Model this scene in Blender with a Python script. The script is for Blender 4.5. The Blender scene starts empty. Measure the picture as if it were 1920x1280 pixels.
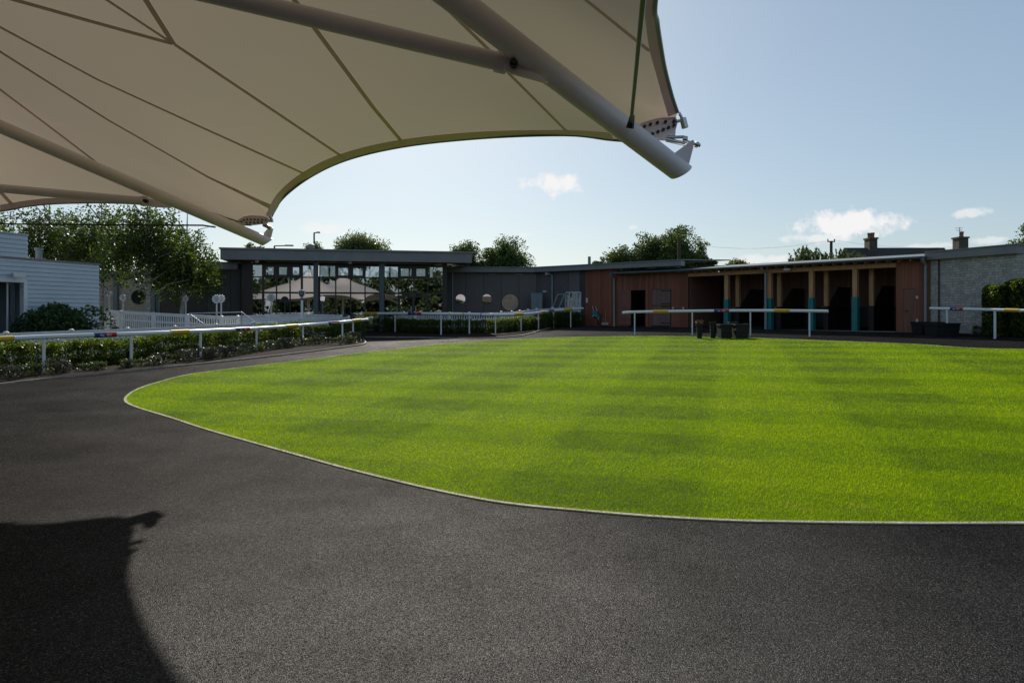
import bpy, math, random
import numpy as np
from mathutils import Vector, Matrix
random.seed(7); rng = np.random.default_rng(7)
scene = bpy.context.scene
COL = scene.collection
F, CX, HY, EYE = 1280., 960., 588., 1.65          # focal length, principal column, horizon row, eye height
SUN_AZ, SUN_EL = math.radians(-9.5), math.radians(29.8)
SUND = Vector((math.sin(SUN_AZ)*math.cos(SUN_EL), math.cos(SUN_AZ)*math.cos(SUN_EL), math.sin(SUN_EL)))

# ------------------------------------------------------------------ ground shape and survey helpers
def h(x, y):
    v = .024*(min(y, 48)-8)+.0176*max(-40, min(40, x))
    return min(.5*(v+math.sqrt(v*v+.004)), 1.2)
def W(px, py, D):
    return Vector(((px-CX)/F*D, D, EYE+(HY-py)/F*D))
def G(px, py, up=0.):
    dx, dz = (px-CX)/F, (HY-py)/F
    a, b = .8, 90.
    for _ in range(60):
        m = .5*(a+b)
        if EYE+dz*m > h(dx*m, m)+up: a = m
        else: b = m
    return Vector((dx*a, a, h(dx*a, a)+up))
def lerp(a, b, t): return a+(b-a)*t
def interp(x, xs, ys):
    if x <= xs[0]:
        i = 0
    elif x >= xs[-1]:
        i = len(xs)-2
    else:
        i = max(k for k in range(len(xs)-1) if xs[k] <= x)
    t = (x-xs[i])/(xs[i+1]-xs[i]); return ys[i]+(ys[i+1]-ys[i])*t
def catmull(pts, n=8, closed=False):
    P = [Vector(p) for p in pts]; out = []
    N = len(P); rngN = N if closed else N-1
    for i in range(rngN):
        if closed: p0, p1, p2, p3 = P[(i-1) % N], P[i], P[(i+1) % N], P[(i+2) % N]
        else: p0, p1, p2, p3 = P[max(i-1, 0)], P[i], P[i+1], P[min(i+2, N-1)]
        for k in range(n):
            t = k/n
            out.append(.5*((2*p1)+(p2-p0)*t+(2*p0-5*p1+4*p2-p3)*t*t+(3*p1-p0-3*p2+p3)*t**3))
    if not closed: out.append(P[-1])
    return out
class Fac:
    """a vertical facade plane through two plan points"""
    def __init__(s, a, b):
        s.a = Vector((a[0], a[1])); s.b = Vector((b[0], b[1])); s.u = (s.b-s.a).normalized(); s.L = (s.b-s.a).length
        n = Vector((s.u.y, -s.u.x)); s.n = n if n.dot(-s.a) > 0 else -n
    def s(s, px, off=0.):
        a = s.a+s.n*off; d = Vector(((px-CX)/F, 1.))
        den = d.x*s.u.y-d.y*s.u.x
        return (d.y*a.x-d.x*a.y)/den if abs(den) > 1e-9 else 0.
    def D(s, px, off=0.):
        q = s.a+s.n*off+s.u*s.s(px, off); return q.y
    def z(s, px, py, off=0.): return EYE+(HY-py)/F*s.D(px, off)
    def p(s, ss, z, off=0.):
        q = s.a+s.u*ss+s.n*off; return Vector((q.x, q.y, z))
    def w(s, px, py, off=0.): return s.p(s.s(px, off), s.z(px, py, off), off)

# ------------------------------------------------------------------ materials
def newmat(name):
    m = bpy.data.materials.new(name); m.use_nodes = True
    nt = m.node_tree; nt.nodes.clear()
    o = nt.nodes.new('ShaderNodeOutputMaterial')
    return m, nt, o
def nd(nt, t, **k):
    n = nt.nodes.new(t)
    for a, v in k.items():
        if a in n.inputs: n.inputs[a].default_value = v
        else: setattr(n, a, v)
    return n
def rgba(c): return (c[0], c[1], c[2], 1.)
def mat(name, col, rough=.6, var=.18, scale=3., bump=0., bscale=40., metal=0., spec=.5, col2=None, stretch=(1, 1, 1)):
    m, nt, o = newmat(name)
    tc = nd(nt, 'ShaderNodeTexCoord'); mp = nd(nt, 'ShaderNodeMapping'); mp.inputs['Scale'].default_value = stretch
    nt.links.new(tc.outputs['Object'], mp.inputs['Vector'])
    n1 = nd(nt, 'ShaderNodeTexNoise', Scale=scale, Detail=6., Roughness=.6)
    nt.links.new(mp.outputs[0], n1.inputs['Vector'])
    c2 = col2 or [min(1, c*(1+var)) for c in col]; c1 = [c*(1-var) for c in col] if not col2 else col
    rp = nd(nt, 'ShaderNodeValToRGB'); rp.color_ramp.elements[0].position = .3; rp.color_ramp.elements[1].position = .7
    rp.color_ramp.elements[0].color = rgba(c1); rp.color_ramp.elements[1].color = rgba(c2)
    nt.links.new(n1.outputs['Fac'], rp.inputs['Fac'])
    b = nd(nt, 'ShaderNodeBsdfPrincipled', Roughness=rough, Metallic=metal)
    b.inputs['Specular IOR Level'].default_value = spec
    nt.links.new(rp.outputs['Color'], b.inputs['Base Color'])
    if bump:
        n2 = nd(nt, 'ShaderNodeTexNoise', Scale=bscale, Detail=4.)
        nt.links.new(mp.outputs[0], n2.inputs['Vector'])
        bp = nd(nt, 'ShaderNodeBump', Strength=bump, Distance=.02)
        nt.links.new(n2.outputs['Fac'], bp.inputs['Height']); nt.links.new(bp.outputs[0], b.inputs['Normal'])
    nt.links.new(b.outputs[0], o.inputs['Surface'])
    return m
def leafmat(name, cols, trans=.45, tcol=None, rough=.45):
    m, nt, o = newmat(name)
    g = nd(nt, 'ShaderNodeNewGeometry'); rp = nd(nt, 'ShaderNodeValToRGB')
    el = rp.color_ramp.elements
    el[0].color = rgba(cols[0]); el[0].position = 0.; el[1].color = rgba(cols[-1]); el[1].position = 1.
    for i, c in enumerate(cols[1:-1]):
        e = el.new((i+1)/(len(cols)-1)); e.color = rgba(c)
    nt.links.new(g.outputs['Random Per Island'], rp.inputs['Fac'])
    b = nd(nt, 'ShaderNodeBsdfPrincipled', Roughness=rough); b.inputs['Specular IOR Level'].default_value = .35 if rough < .6 else .08
    nt.links.new(rp.outputs[0], b.inputs['Base Color'])
    t = nd(nt, 'ShaderNodeBsdfTranslucent')
    mx = nd(nt, 'ShaderNodeMix', data_type='RGBA', blend_type='MULTIPLY'); mx.inputs[0].default_value = 1.
    nt.links.new(rp.outputs[0], mx.inputs[6]); mx.inputs[7].default_value = rgba(tcol or (2.2, 2.3, .9))
    nt.links.new(mx.outputs[2], t.inputs['Color'])
    ms = nd(nt, 'ShaderNodeMixShader', Fac=trans)
    nt.links.new(b.outputs[0], ms.inputs[1]); nt.links.new(t.outputs[0], ms.inputs[2]); nt.links.new(ms.outputs[0], o.inputs['Surface'])
    return m

M = {}
M['white'] = mat('white_plastic', (.74, .76, .78), .35, .06, 2.)
M['white_wood'] = mat('white_painted_timber', (.70, .71, .70), .5, .08, 4., .1, 30)
M['steel'] = mat('steel', (.55, .55, .55), .3, .1, 10, metal=1.)
M['galv'] = mat('grey_coated_metal', (.16, .19, .21), .4, .12, 3.)
M['gutter'] = mat('dark_gutter', (.085, .1, .11), .7, .12, 3., spec=.2)
M['pipe_grey'] = mat('grey_downpipe', (.23, .28, .31), .4, .1, 5.)
M['fascia'] = mat('slate_grey_fascia', (.2, .2, .2), .55, .14, 1.2)
M['roofmetal'] = mat('pale_roof_sheet', (.2, .21, .21), .65, .2, 2., spec=.25)
M['roofdark'] = mat('slate_roof', (.04, .038, .036), .8, .25, 4., .3, 20)
M['darkwall'] = mat('dark_brown_board', (.036, .027, .024), .55, .3, 2.2, .2, 60, stretch=(1, 1, .25))
M['darkwall2'] = mat('dark_brown_board_edge', (.05, .04, .033), .6, .25, 2., .1, 40)
M['frame'] = mat('window_frame_brown', (.03, .022, .02), .45, .2, 5.)
M['bluecol'] = mat('blue_grey_column', (.06, .09, .105), .4, .12, 3.)
M['soffit'] = mat('timber_soffit', (.13, .055, .03), .6, .25, 4.)
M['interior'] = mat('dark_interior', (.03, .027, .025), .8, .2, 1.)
M['red'] = mat('red_brown_cladding', (.105, .036, .023), .62, .3, 3., .15, 50, stretch=(4, 4, .3))
M['red2'] = mat('red_brown_door', (.2, .08, .05), .6, .25, 3., .15, 50, stretch=(4, 4, .3))
M['door'] = mat('grey_brown_door', (.17, .1, .08), .6, .25, 3., .12, 50, stretch=(4, 4, .3))
M['timber'] = mat('larch_post', (.52, .27, .125), .65, .28, 5., .15, 40, stretch=(4, 4, .35))
M['teal'] = mat('teal_padding', (.008, .17, .17), .5, .12, 4.)
M['black'] = mat('black_rubber', (.012, .013, .015), .55, .3, 4., .1, 50)
M['blackp'] = mat('black_plastic_tub', (.005, .0055, .006), .6, .3, 6.)
M['soil'] = mat('dark_soil', (.022, .014, .01), .95, .5, 12., .8, 30, spec=.05)
M['kerb'] = mat('pale_edging', (.34, .29, .23), .85, .35, 2.2, .5, 60, col2=(.62, .56, .48))
M['kerb2'] = mat('timber_edging', (.3, .25, .2), .8, .3, 5., .4, 60)
M['siding'] = mat('white_siding', (.50, .56, .62), .5, .06, 1.3)
M['bark'] = mat('bark', (.07, .05, .035), .9, .4, 8., .6, 20)
M['birch'] = mat('birch_bark', (.12, .1, .09), .8, .3, 5., .4, 20, col2=(.5, .46, .42), stretch=(1, 1, 2.5))
M['tube'] = mat('canopy_tube', (.82, .73, .73), .38, .06, 2.)
M['boltm'] = mat('dark_bolt', (.03, .028, .025), .4, .2, 30., metal=.6)
M['rod'] = mat('black_rod', (.02, .02, .02), .4, .2, 10.)
M['yellow'] = mat('yellow_band', (.62, .4, .01), .5, .08, 8.)
M['blue'] = mat('blue_band', (.012, .028, .2), .5, .1, 8.)
M['redband'] = mat('red_band', (.42, .02, .025), .5, .1, 8.)
M['letter'] = mat('white_lettering', (.75, .76, .8), .5, .03, 8.)
M['ochre'] = mat('ochre_lettering', (.3, .16, .01), .5, .03, 8.)
M['sign'] = mat('sign_white', (.55, .57, .6), .5, .05, 8.)
M['signdark'] = mat('sign_dark', (.05, .07, .075), .5, .1, 8.)
M['terracotta'] = mat('terracotta', (.3, .13, .07), .8, .2, 8.)
M['flower'] = mat('dried_flower', (.28, .15, .07), .8, .4, 20.)
M['tan'] = mat('tan_reflection', (.55, .38, .27), .8, .3, 9., .3, 40)  # matt colour painted in for sunlit gravel mirrored in the big porthole
M['paving'] = mat('pale_paving', (.22, .2, .17), .85, .2, 1.5, .2, 20)
M['field'] = mat('rough_grass', (.06, .1, .02), .9, .3, .3)
M['cabinet'] = mat('grey_cabinet', (.16, .2, .225), .45, .08, 3.)

def brick_mat(name, c1, c2, mortar, bw, bh, scale=1., vert=True):
    m, nt, o = newmat(name)
    tc = nd(nt, 'ShaderNodeTexCoord'); sp = nd(nt, 'ShaderNodeSeparateXYZ'); nt.links.new(tc.outputs['Object'], sp.inputs[0])
    ad = nd(nt, 'ShaderNodeMath', operation='MULTIPLY_ADD'); ad.inputs[1].default_value = -.55
    nt.links.new(sp.outputs[1], ad.inputs[0]); nt.links.new(sp.outputs[0], ad.inputs[2])
    cb = nd(nt, 'ShaderNodeCombineXYZ'); nt.links.new(ad.outputs[0], cb.inputs[0]); nt.links.new(sp.outputs[2], cb.inputs[1])
    nz = nd(nt, 'ShaderNodeTexNoise', Scale=3.2, Detail=3.); nt.links.new(tc.outputs['Object'], nz.inputs['Vector'])
    vm = nd(nt, 'ShaderNodeVectorMath', operation='SCALE'); vm.inputs['Scale'].default_value = .16; nt.links.new(nz.outputs['Color'], vm.inputs[0])
    va = nd(nt, 'ShaderNodeVectorMath', operation='ADD'); nt.links.new(cb.outputs[0], va.inputs[0]); nt.links.new(vm.outputs[0], va.inputs[1])
    br = nd(nt, 'ShaderNodeTexBrick', Scale=1.); br.inputs['Brick Width'].default_value = bw; br.inputs['Row Height'].default_value = bh
    br.inputs['Mortar Size'].default_value = .007; br.inputs['Mortar Smooth'].default_value = .4; br.offset_frequency = 2; br.squash = .7; br.squash_frequency = 3
    br.inputs['Color1'].default_value = rgba(c1); br.inputs['Color2'].default_value = rgba(c2); br.inputs['Mortar'].default_value = rgba(mortar)
    nt.links.new(va.outputs[0], br.inputs['Vector'])
    n2 = nd(nt, 'ShaderNodeTexNoise', Scale=5., Detail=8., Roughness=.7); nt.links.new(tc.outputs['Object'], n2.inputs['Vector'])
    mr = nd(nt, 'ShaderNodeMapRange'); mr.inputs[3].default_value = .55; mr.inputs[4].default_value = 1.4; nt.links.new(n2.outputs['Fac'], mr.inputs[0])
    mx = nd(nt, 'ShaderNodeMix', data_type='RGBA', blend_type='MULTIPLY'); mx.inputs[0].default_value = 1.
    nt.links.new(br.outputs['Color'], mx.inputs[6]); nt.links.new(mr.outputs[0], mx.inputs[7])
    b = nd(nt, 'ShaderNodeBsdfPrincipled', Roughness=.9); nt.links.new(mx.outputs[2], b.inputs['Base Color'])
    iv = nd(nt, 'ShaderNodeMath', operation='MULTIPLY_ADD'); iv.inputs[1].default_value = -1.; nt.links.new(br.outputs['Fac'], iv.inputs[0]); nt.links.new(n2.outputs['Fac'], iv.inputs[2])
    bp = nd(nt, 'ShaderNodeBump', Strength=.8, Distance=.03); nt.links.new(iv.outputs[0], bp.inputs['Height']); nt.links.new(bp.outputs[0], b.inputs['Normal'])
    nt.links.new(b.outputs[0], o.inputs['Surface'])
    return m
M['stone'] = brick_mat('rubble_stone', (.52, .48, .42), (.36, .34, .31), (.2, .19, .175), .27, .1)
M['stone2'] = brick_mat('buff_stone', (.62, .5, .36), (.5, .41, .3), (.32, .26, .2), .34, .14)
M['chimney'] = brick_mat('chimney_stone', (.13, .1, .075), (.09, .07, .055), (.06, .05, .04), .3, .12)

def glassmat(name, refl=.3, tint=(.55, .6, .62)):
    m, nt, o = newmat(name)
    t = nd(nt, 'ShaderNodeBsdfTransparent'); t.inputs[0].default_value = rgba(tint)
    g = nd(nt, 'ShaderNodeBsdfGlossy', Roughness=.01); g.inputs[0].default_value = (.9, .93, 1, 1)
    nz = nd(nt, 'ShaderNodeTexNoise', Scale=.7, Detail=1.); tc = nd(nt, 'ShaderNodeTexCoord'); nt.links.new(tc.outputs['Object'], nz.inputs['Vector'])
    bp = nd(nt, 'ShaderNodeBump', Strength=.03, Distance=.05); nt.links.new(nz.outputs['Fac'], bp.inputs['Height']); nt.links.new(bp.outputs[0], g.inputs['Normal'])
    ms = nd(nt, 'ShaderNodeMixShader', Fac=refl)
    nt.links.new(t.outputs[0], ms.inputs[1]); nt.links.new(g.outputs[0], ms.inputs[2]); nt.links.new(ms.outputs[0], o.inputs['Surface'])
    return m
M['glass'] = glassmat('pavilion_glass', .36, (.16, .22, .28))
M['glass2'] = glassmat('porthole_glass', .6, (.2, .2, .2))
M['blackglass'] = mat('dark_glass', (.02, .02, .022), .2, .3, 3., spec=.08)
M['glass3'] = glassmat('clear_glass', .18, (.75, .8, .8))

def asphalt():
    m, nt, o = newmat('asphalt')
    tc = nd(nt, 'ShaderNodeTexCoord')
    v = nd(nt, 'ShaderNodeTexVoronoi', Scale=170.); nt.links.new(tc.outputs['Object'], v.inputs['Vector'])
    sp = nd(nt, 'ShaderNodeSeparateColor'); nt.links.new(v.outputs['Color'], sp.inputs[0])
    rp = nd(nt, 'ShaderNodeValToRGB'); e = rp.color_ramp.elements
    e[0].position = 0.; e[0].color = (.0015, .0015, .0016, 1); e[1].position = 1.; e[1].color = (.15, .135, .115, 1)
    for p, c in ((.3, (.004, .004, .0041)), (.6, (.010, .0098, .0095)), (.85, (.034, .032, .029))):
        q = e.new(p); q.color = rgba(c)
    nt.links.new(sp.outputs[0], rp.inputs[0])
    # faint brownish / bluish tint per chip
    hs = nd(nt, 'ShaderNodeMix', data_type='RGBA', blend_type='MULTIPLY'); hs.inputs[0].default_value = 1.
    r2 = nd(nt, 'ShaderNodeValToRGB'); r2.color_ramp.elements[0].color = (.82, .9, 1.05, 1); r2.color_ramp.elements[1].color = (1.15, .98, .82, 1)
    nt.links.new(sp.outputs[1], r2.inputs[0]); nt.links.new(rp.outputs[0], hs.inputs[6]); nt.links.new(r2.outputs[0], hs.inputs[7])
    nz = nd(nt, 'ShaderNodeTexNoise', Scale=.7, Detail=7., Roughness=.65); nt.links.new(tc.outputs['Object'], nz.inputs['Vector'])
    mr = nd(nt, 'ShaderNodeMapRange'); mr.inputs[1].default_value = .3; mr.inputs[2].default_value = .7; mr.inputs[3].default_value = .7; mr.inputs[4].default_value = 1.3
    nt.links.new(nz.outputs['Fac'], mr.inputs[0])
    mx = nd(nt, 'ShaderNodeMix', data_type='RGBA', blend_type='MULTIPLY'); mx.inputs[0].default_value = 1.
    nt.links.new(hs.outputs[2], mx.inputs[6]); nt.links.new(mr.outputs[0], mx.inputs[7])
    b = nd(nt, 'ShaderNodeBsdfDiffuse', Roughness=.6); gl = nd(nt, 'ShaderNodeBsdfGlossy'); gl.inputs[0].default_value = (1, .985, .97, 1)
    # rough stone chips hide one another at low angles: gloss falls off with the slant and only returns at a glancing view
    lw = nd(nt, 'ShaderNodeLayerWeight', Blend=.5); fc = lw.outputs['Facing']
    f1_ = nd(nt, 'ShaderNodeMath', operation='MULTIPLY_ADD'); f1_.inputs[1].default_value = -.14; f1_.inputs[2].default_value = .14; nt.links.new(fc, f1_.inputs[0])
    f2_ = nd(nt, 'ShaderNodeMath', operation='POWER'); f2_.inputs[1].default_value = 12.; nt.links.new(fc, f2_.inputs[0])
    fr = nd(nt, 'ShaderNodeMath', operation='MULTIPLY_ADD'); fr.inputs[1].default_value = .07; nt.links.new(f2_.outputs[0], fr.inputs[0]); nt.links.new(f1_.outputs[0], fr.inputs[2])
    sq = nd(nt, 'ShaderNodeMapRange'); sq.inputs[1].default_value = .3; sq.inputs[2].default_value = .7; sq.inputs[3].default_value = .33; sq.inputs[4].default_value = .6; nt.links.new(nz.outputs['Fac'], sq.inputs[0])
    s2 = nd(nt, 'ShaderNodeMapRange'); s2.inputs[3].default_value = .3; s2.inputs[4].default_value = 1.7; nt.links.new(sp.outputs[1], s2.inputs[0])
    s4 = nd(nt, 'ShaderNodeMath', operation='MULTIPLY'); nt.links.new(sq.outputs[0], s4.inputs[0]); nt.links.new(s2.outputs[0], s4.inputs[1])
    s5 = nd(nt, 'ShaderNodeMath', operation='MULTIPLY'); nt.links.new(fr.outputs[0], s5.inputs[0]); nt.links.new(s4.outputs[0], s5.inputs[1])
    s6 = nd(nt, 'ShaderNodeMath', operation='MINIMUM'); s6.inputs[1].default_value = .11; nt.links.new(s5.outputs[0], s6.inputs[0])
    rr = nd(nt, 'ShaderNodeMapRange'); rr.inputs[3].default_value = .34; rr.inputs[4].default_value = .56; nt.links.new(sp.outputs[2], rr.inputs[0]); nt.links.new(rr.outputs[0], gl.inputs['Roughness'])
    nt.links.new(mx.outputs[2], b.inputs[0])
    ms = nd(nt, 'ShaderNodeMixShader'); nt.links.new(s6.outputs[0], ms.inputs[0]); nt.links.new(b.outputs[0], ms.inputs[1]); nt.links.new(gl.outputs[0], ms.inputs[2])
    n2 = nd(nt, 'ShaderNodeTexNoise', Scale=230., Detail=2.); nt.links.new(tc.outputs['Object'], n2.inputs['Vector'])
    ad = nd(nt, 'ShaderNodeMath', operation='ADD'); nt.links.new(v.outputs['Distance'], ad.inputs[0]); nt.links.new(n2.outputs['Fac'], ad.inputs[1])
    bp = nd(nt, 'ShaderNodeBump', Strength=.7, Distance=.004); bp.invert = True
    nt.links.new(ad.outputs[0], bp.inputs['Height']); nt.links.new(bp.outputs[0], b.inputs['Normal']); nt.links.new(bp.outputs[0], gl.inputs['Normal'])
    nt.links.new(ms.outputs[0], o.inputs['Surface'])
    return m
M['asphalt'] = asphalt()

def lawn_mat(name, blade):
    m, nt, o = newmat(name)
    g = nd(nt, 'ShaderNodeNewGeometry'); pos = g.outputs['Position']
    def wave(dirv, width, seed):
        dp = nd(nt, 'ShaderNodeVectorMath', operation='DOT_PRODUCT'); dp.inputs[1].default_value = dirv; nt.links.new(pos, dp.inputs[0])
        nz = nd(nt, 'ShaderNodeTexNoise', Scale=.35, Detail=2.); nt.links.new(pos, nz.inputs['Vector'])
        a = nd(nt, 'ShaderNodeMath', operation='MULTIPLY_ADD'); a.inputs[1].default_value = .3; nt.links.new(nz.outputs['Fac'], a.inputs[0]); nt.links.new(dp.outputs['Value'], a.inputs[2])
        s = nd(nt, 'ShaderNodeMath', operation='MULTIPLY'); s.inputs[1].default_value = math.pi/width; nt.links.new(a.outputs[0], s.inputs[0])
        s2 = nd(nt, 'ShaderNodeMath', operation='SINE'); nt.links.new(s.outputs[0], s2.inputs[0])
        mr = nd(nt, 'ShaderNodeMapRange', interpolation_type='SMOOTHSTEP'); mr.inputs[1].default_value = -.25; mr.inputs[2].default_value = .25
        mr.inputs[3].default_value = -1.; mr.inputs[4].default_value = 1.
        nt.links.new(s2.outputs[0], mr.inputs[0]); return mr.outputs[0]
    w1 = wave((.955, -.295, 0), 1.9, 0); w2 = wave((.31, .951, 0), 1.15, 1)  # mowing stripes: light on leaning blades, painted as crossed colour bands
    mu = nd(nt, 'ShaderNodeMath', operation='MULTIPLY'); mu.inputs[1].default_value = 1.0; nt.links.new(w1, mu.inputs[0])
    sm = nd(nt, 'ShaderNodeMath', operation='ADD'); nt.links.new(mu.outputs[0], sm.inputs[0]); nt.links.new(w2, sm.inputs[1])
    nz = nd(nt, 'ShaderNodeTexNoise', Scale=1.7, Detail=7., Roughness=.75); nt.links.new(pos, nz.inputs['Vector'])
    na = nd(nt, 'ShaderNodeMath', operation='MULTIPLY_ADD'); na.inputs[1].default_value = 9.; na.inputs[2].default_value = -4.5; nt.links.new(nz.outputs['Fac'], na.inputs[0])
    s3 = nd(nt, 'ShaderNodeMath', operation='ADD'); nt.links.new(sm.outputs[0], s3.inputs[0]); nt.links.new(na.outputs[0], s3.inputs[1])
    mr = nd(nt, 'ShaderNodeMapRange'); mr.inputs[1].default_value = -8.6; mr.inputs[2].default_value = 6.; nt.links.new(s3.outputs[0], mr.inputs[0])
    rp = nd(nt, 'ShaderNodeValToRGB'); e = rp.color_ramp.elements
    k = 1. if blade else .6
    e[0].position = .1; e[0].color = rgba((.125*k, .17*k, .05*k)); e[1].position = .9; e[1].color = rgba((.24*k, .34*k, .002*k)); q_ = e.new(.36); q_.color = rgba((.095*k, .165*k, .012*k)); q_ = e.new(.6); q_.color = rgba((.17*k, .265*k, .003*k))  # grey green low end paints the sheen on the blades
    nt.links.new(mr.outputs[0], rp.inputs[0])
    # dry patches
    nd1 = nd(nt, 'ShaderNodeTexNoise', Scale=.55, Detail=5., Roughness=.75); nt.links.new(pos, nd1.inputs['Vector'])
    dr = nd(nt, 'ShaderNodeMapRange'); dr.inputs[1].default_value = .62; dr.inputs[2].default_value = .8; dr.inputs[4].default_value = .75; nt.links.new(nd1.outputs['Fac'], dr.inputs[0])
    mx = nd(nt, 'ShaderNodeMix', data_type='RGBA'); nt.links.new(dr.outputs[0], mx.inputs[0]); nt.links.new(rp.outputs[0], mx.inputs[6]); mx.inputs[7].default_value = rgba((.27*k, .235*k, .1*k))
    colr = mx.outputs[2]
    if blade:
        r2 = nd(nt, 'ShaderNodeMapRange'); r2.inputs[3].default_value = .65; r2.inputs[4].default_value = 1.35; nt.links.new(g.outputs['Random Per Island'], r2.inputs[0])
        m2 = nd(nt, 'ShaderNodeMix', data_type='RGBA', blend_type='MULTIPLY'); m2.inputs[0].default_value = 1.; nt.links.new(colr, m2.inputs[6]); nt.links.new(r2.outputs[0], m2.inputs[7]); colr = m2.outputs[2]
    b = nd(nt, 'ShaderNodeBsdfPrincipled', Roughness=.6 if blade else .9); b.inputs['Specular IOR Level'].default_value = .03
    nt.links.new(colr, b.inputs['Base Color'])
    if blade:
        t = nd(nt, 'ShaderNodeBsdfTranslucent'); m3 = nd(nt, 'ShaderNodeMix', data_type='RGBA', blend_type='MULTIPLY'); m3.inputs[0].default_value = 1.
        nt.links.new(colr, m3.inputs[6]); m3.inputs[7].default_value = (2.0, 1.95, .2, 1); nt.links.new(m3.outputs[2], t.inputs[0])
        ms = nd(nt, 'ShaderNodeMixShader', Fac=.5); nt.links.new(b.outputs[0], ms.inputs[1]); nt.links.new(t.outputs[0], ms.inputs[2]); nt.links.new(ms.outputs[0], o.inputs[0])
    else: nt.links.new(b.outputs[0], o.inputs[0])
    return m
M['lawn'] = lawn_mat('lawn_sward', False); M['blade'] = lawn_mat('lawn_blades', True)

def fabric(name, col, tw):
    m, nt, o = newmat(name)
    tc = nd(nt, 'ShaderNodeTexCoord'); nz = nd(nt, 'ShaderNodeTexNoise', Scale=1.1, Detail=5.); nt.links.new(tc.outputs['Object'], nz.inputs['Vector'])
    mr = nd(nt, 'ShaderNodeMapRange'); mr.inputs[3].default_value = .93; mr.inputs[4].default_value = 1.05; nt.links.new(nz.outputs['Fac'], mr.inputs[0])
    mx = nd(nt, 'ShaderNodeMix', data_type='RGBA', blend_type='MULTIPLY'); mx.inputs[0].default_value = 1.; mx.inputs[6].default_value = rgba(col); nt.links.new(mr.outputs[0], mx.inputs[7])
    d = nd(nt, 'ShaderNodeBsdfPrincipled', Roughness=.5); d.inputs['Specular IOR Level'].default_value = .3; nt.links.new(mx.outputs[2], d.inputs['Base Color'])
    t = nd(nt, 'ShaderNodeBsdfTranslucent'); t.inputs[0].default_value = rgba((.63, .51, .385))
    ms = nd(nt, 'ShaderNodeMixShader', Fac=tw); nt.links.new(d.outputs[0], ms.inputs[1]); nt.links.new(t.outputs[0], ms.inputs[2]); nt.links.new(ms.outputs[0], o.inputs[0])
    return m
M['fabric'] = fabric('canopy_fabric', (.65, .58, .52), .205)
M['seam'] = mat('canopy_seam', (.22, .18, .13), .6, .1, 4.)
M['seam'] = fabric('canopy_seam', (.88, .66, .7), .12)
M['band'] = fabric('canopy_edge_band', (.92, .7, .9), .12)

M['leaf_birch'] = leafmat('birch_leaf', [(.018, .03, .008), (.035, .058, .012), (.085, .115, .02)], .42)
M['leaf_far'] = leafmat('tree_leaf', [(.04, .058, .026), (.07, .1, .04), (.12, .15, .06)], .25, rough=.8)
M['leaf_pale'] = leafmat('pale_tree_leaf', [(.06, .075, .03), (.085, .105, .04), (.12, .14, .05)], .3)
M['leaf_hedge'] = leafmat('hedge_leaf', [(.012, .024, .005), (.028, .05, .007), (.06, .088, .010), (.16, .18, .02)], .5)  # palest ramp tone paints sunlit highlights onto random leaves
M['leaf_dark'] = leafmat('laurel_leaf', [(.014, .035, .010), (.022, .055, .014), (.045, .08, .02)], .25, rough=.35)
M['leaf_lav'] = leafmat('lavender', [(.02, .034, .012), (.03, .045, .018), (.045, .05, .03), (.1, .075, .14)], .35, (1.5, 1.5, 1.3))
M['leaf_grey'] = leafmat('grey_foliage', [(.03, .045, .022), (.045, .065, .03), (.08, .1, .05)], .3)

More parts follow.
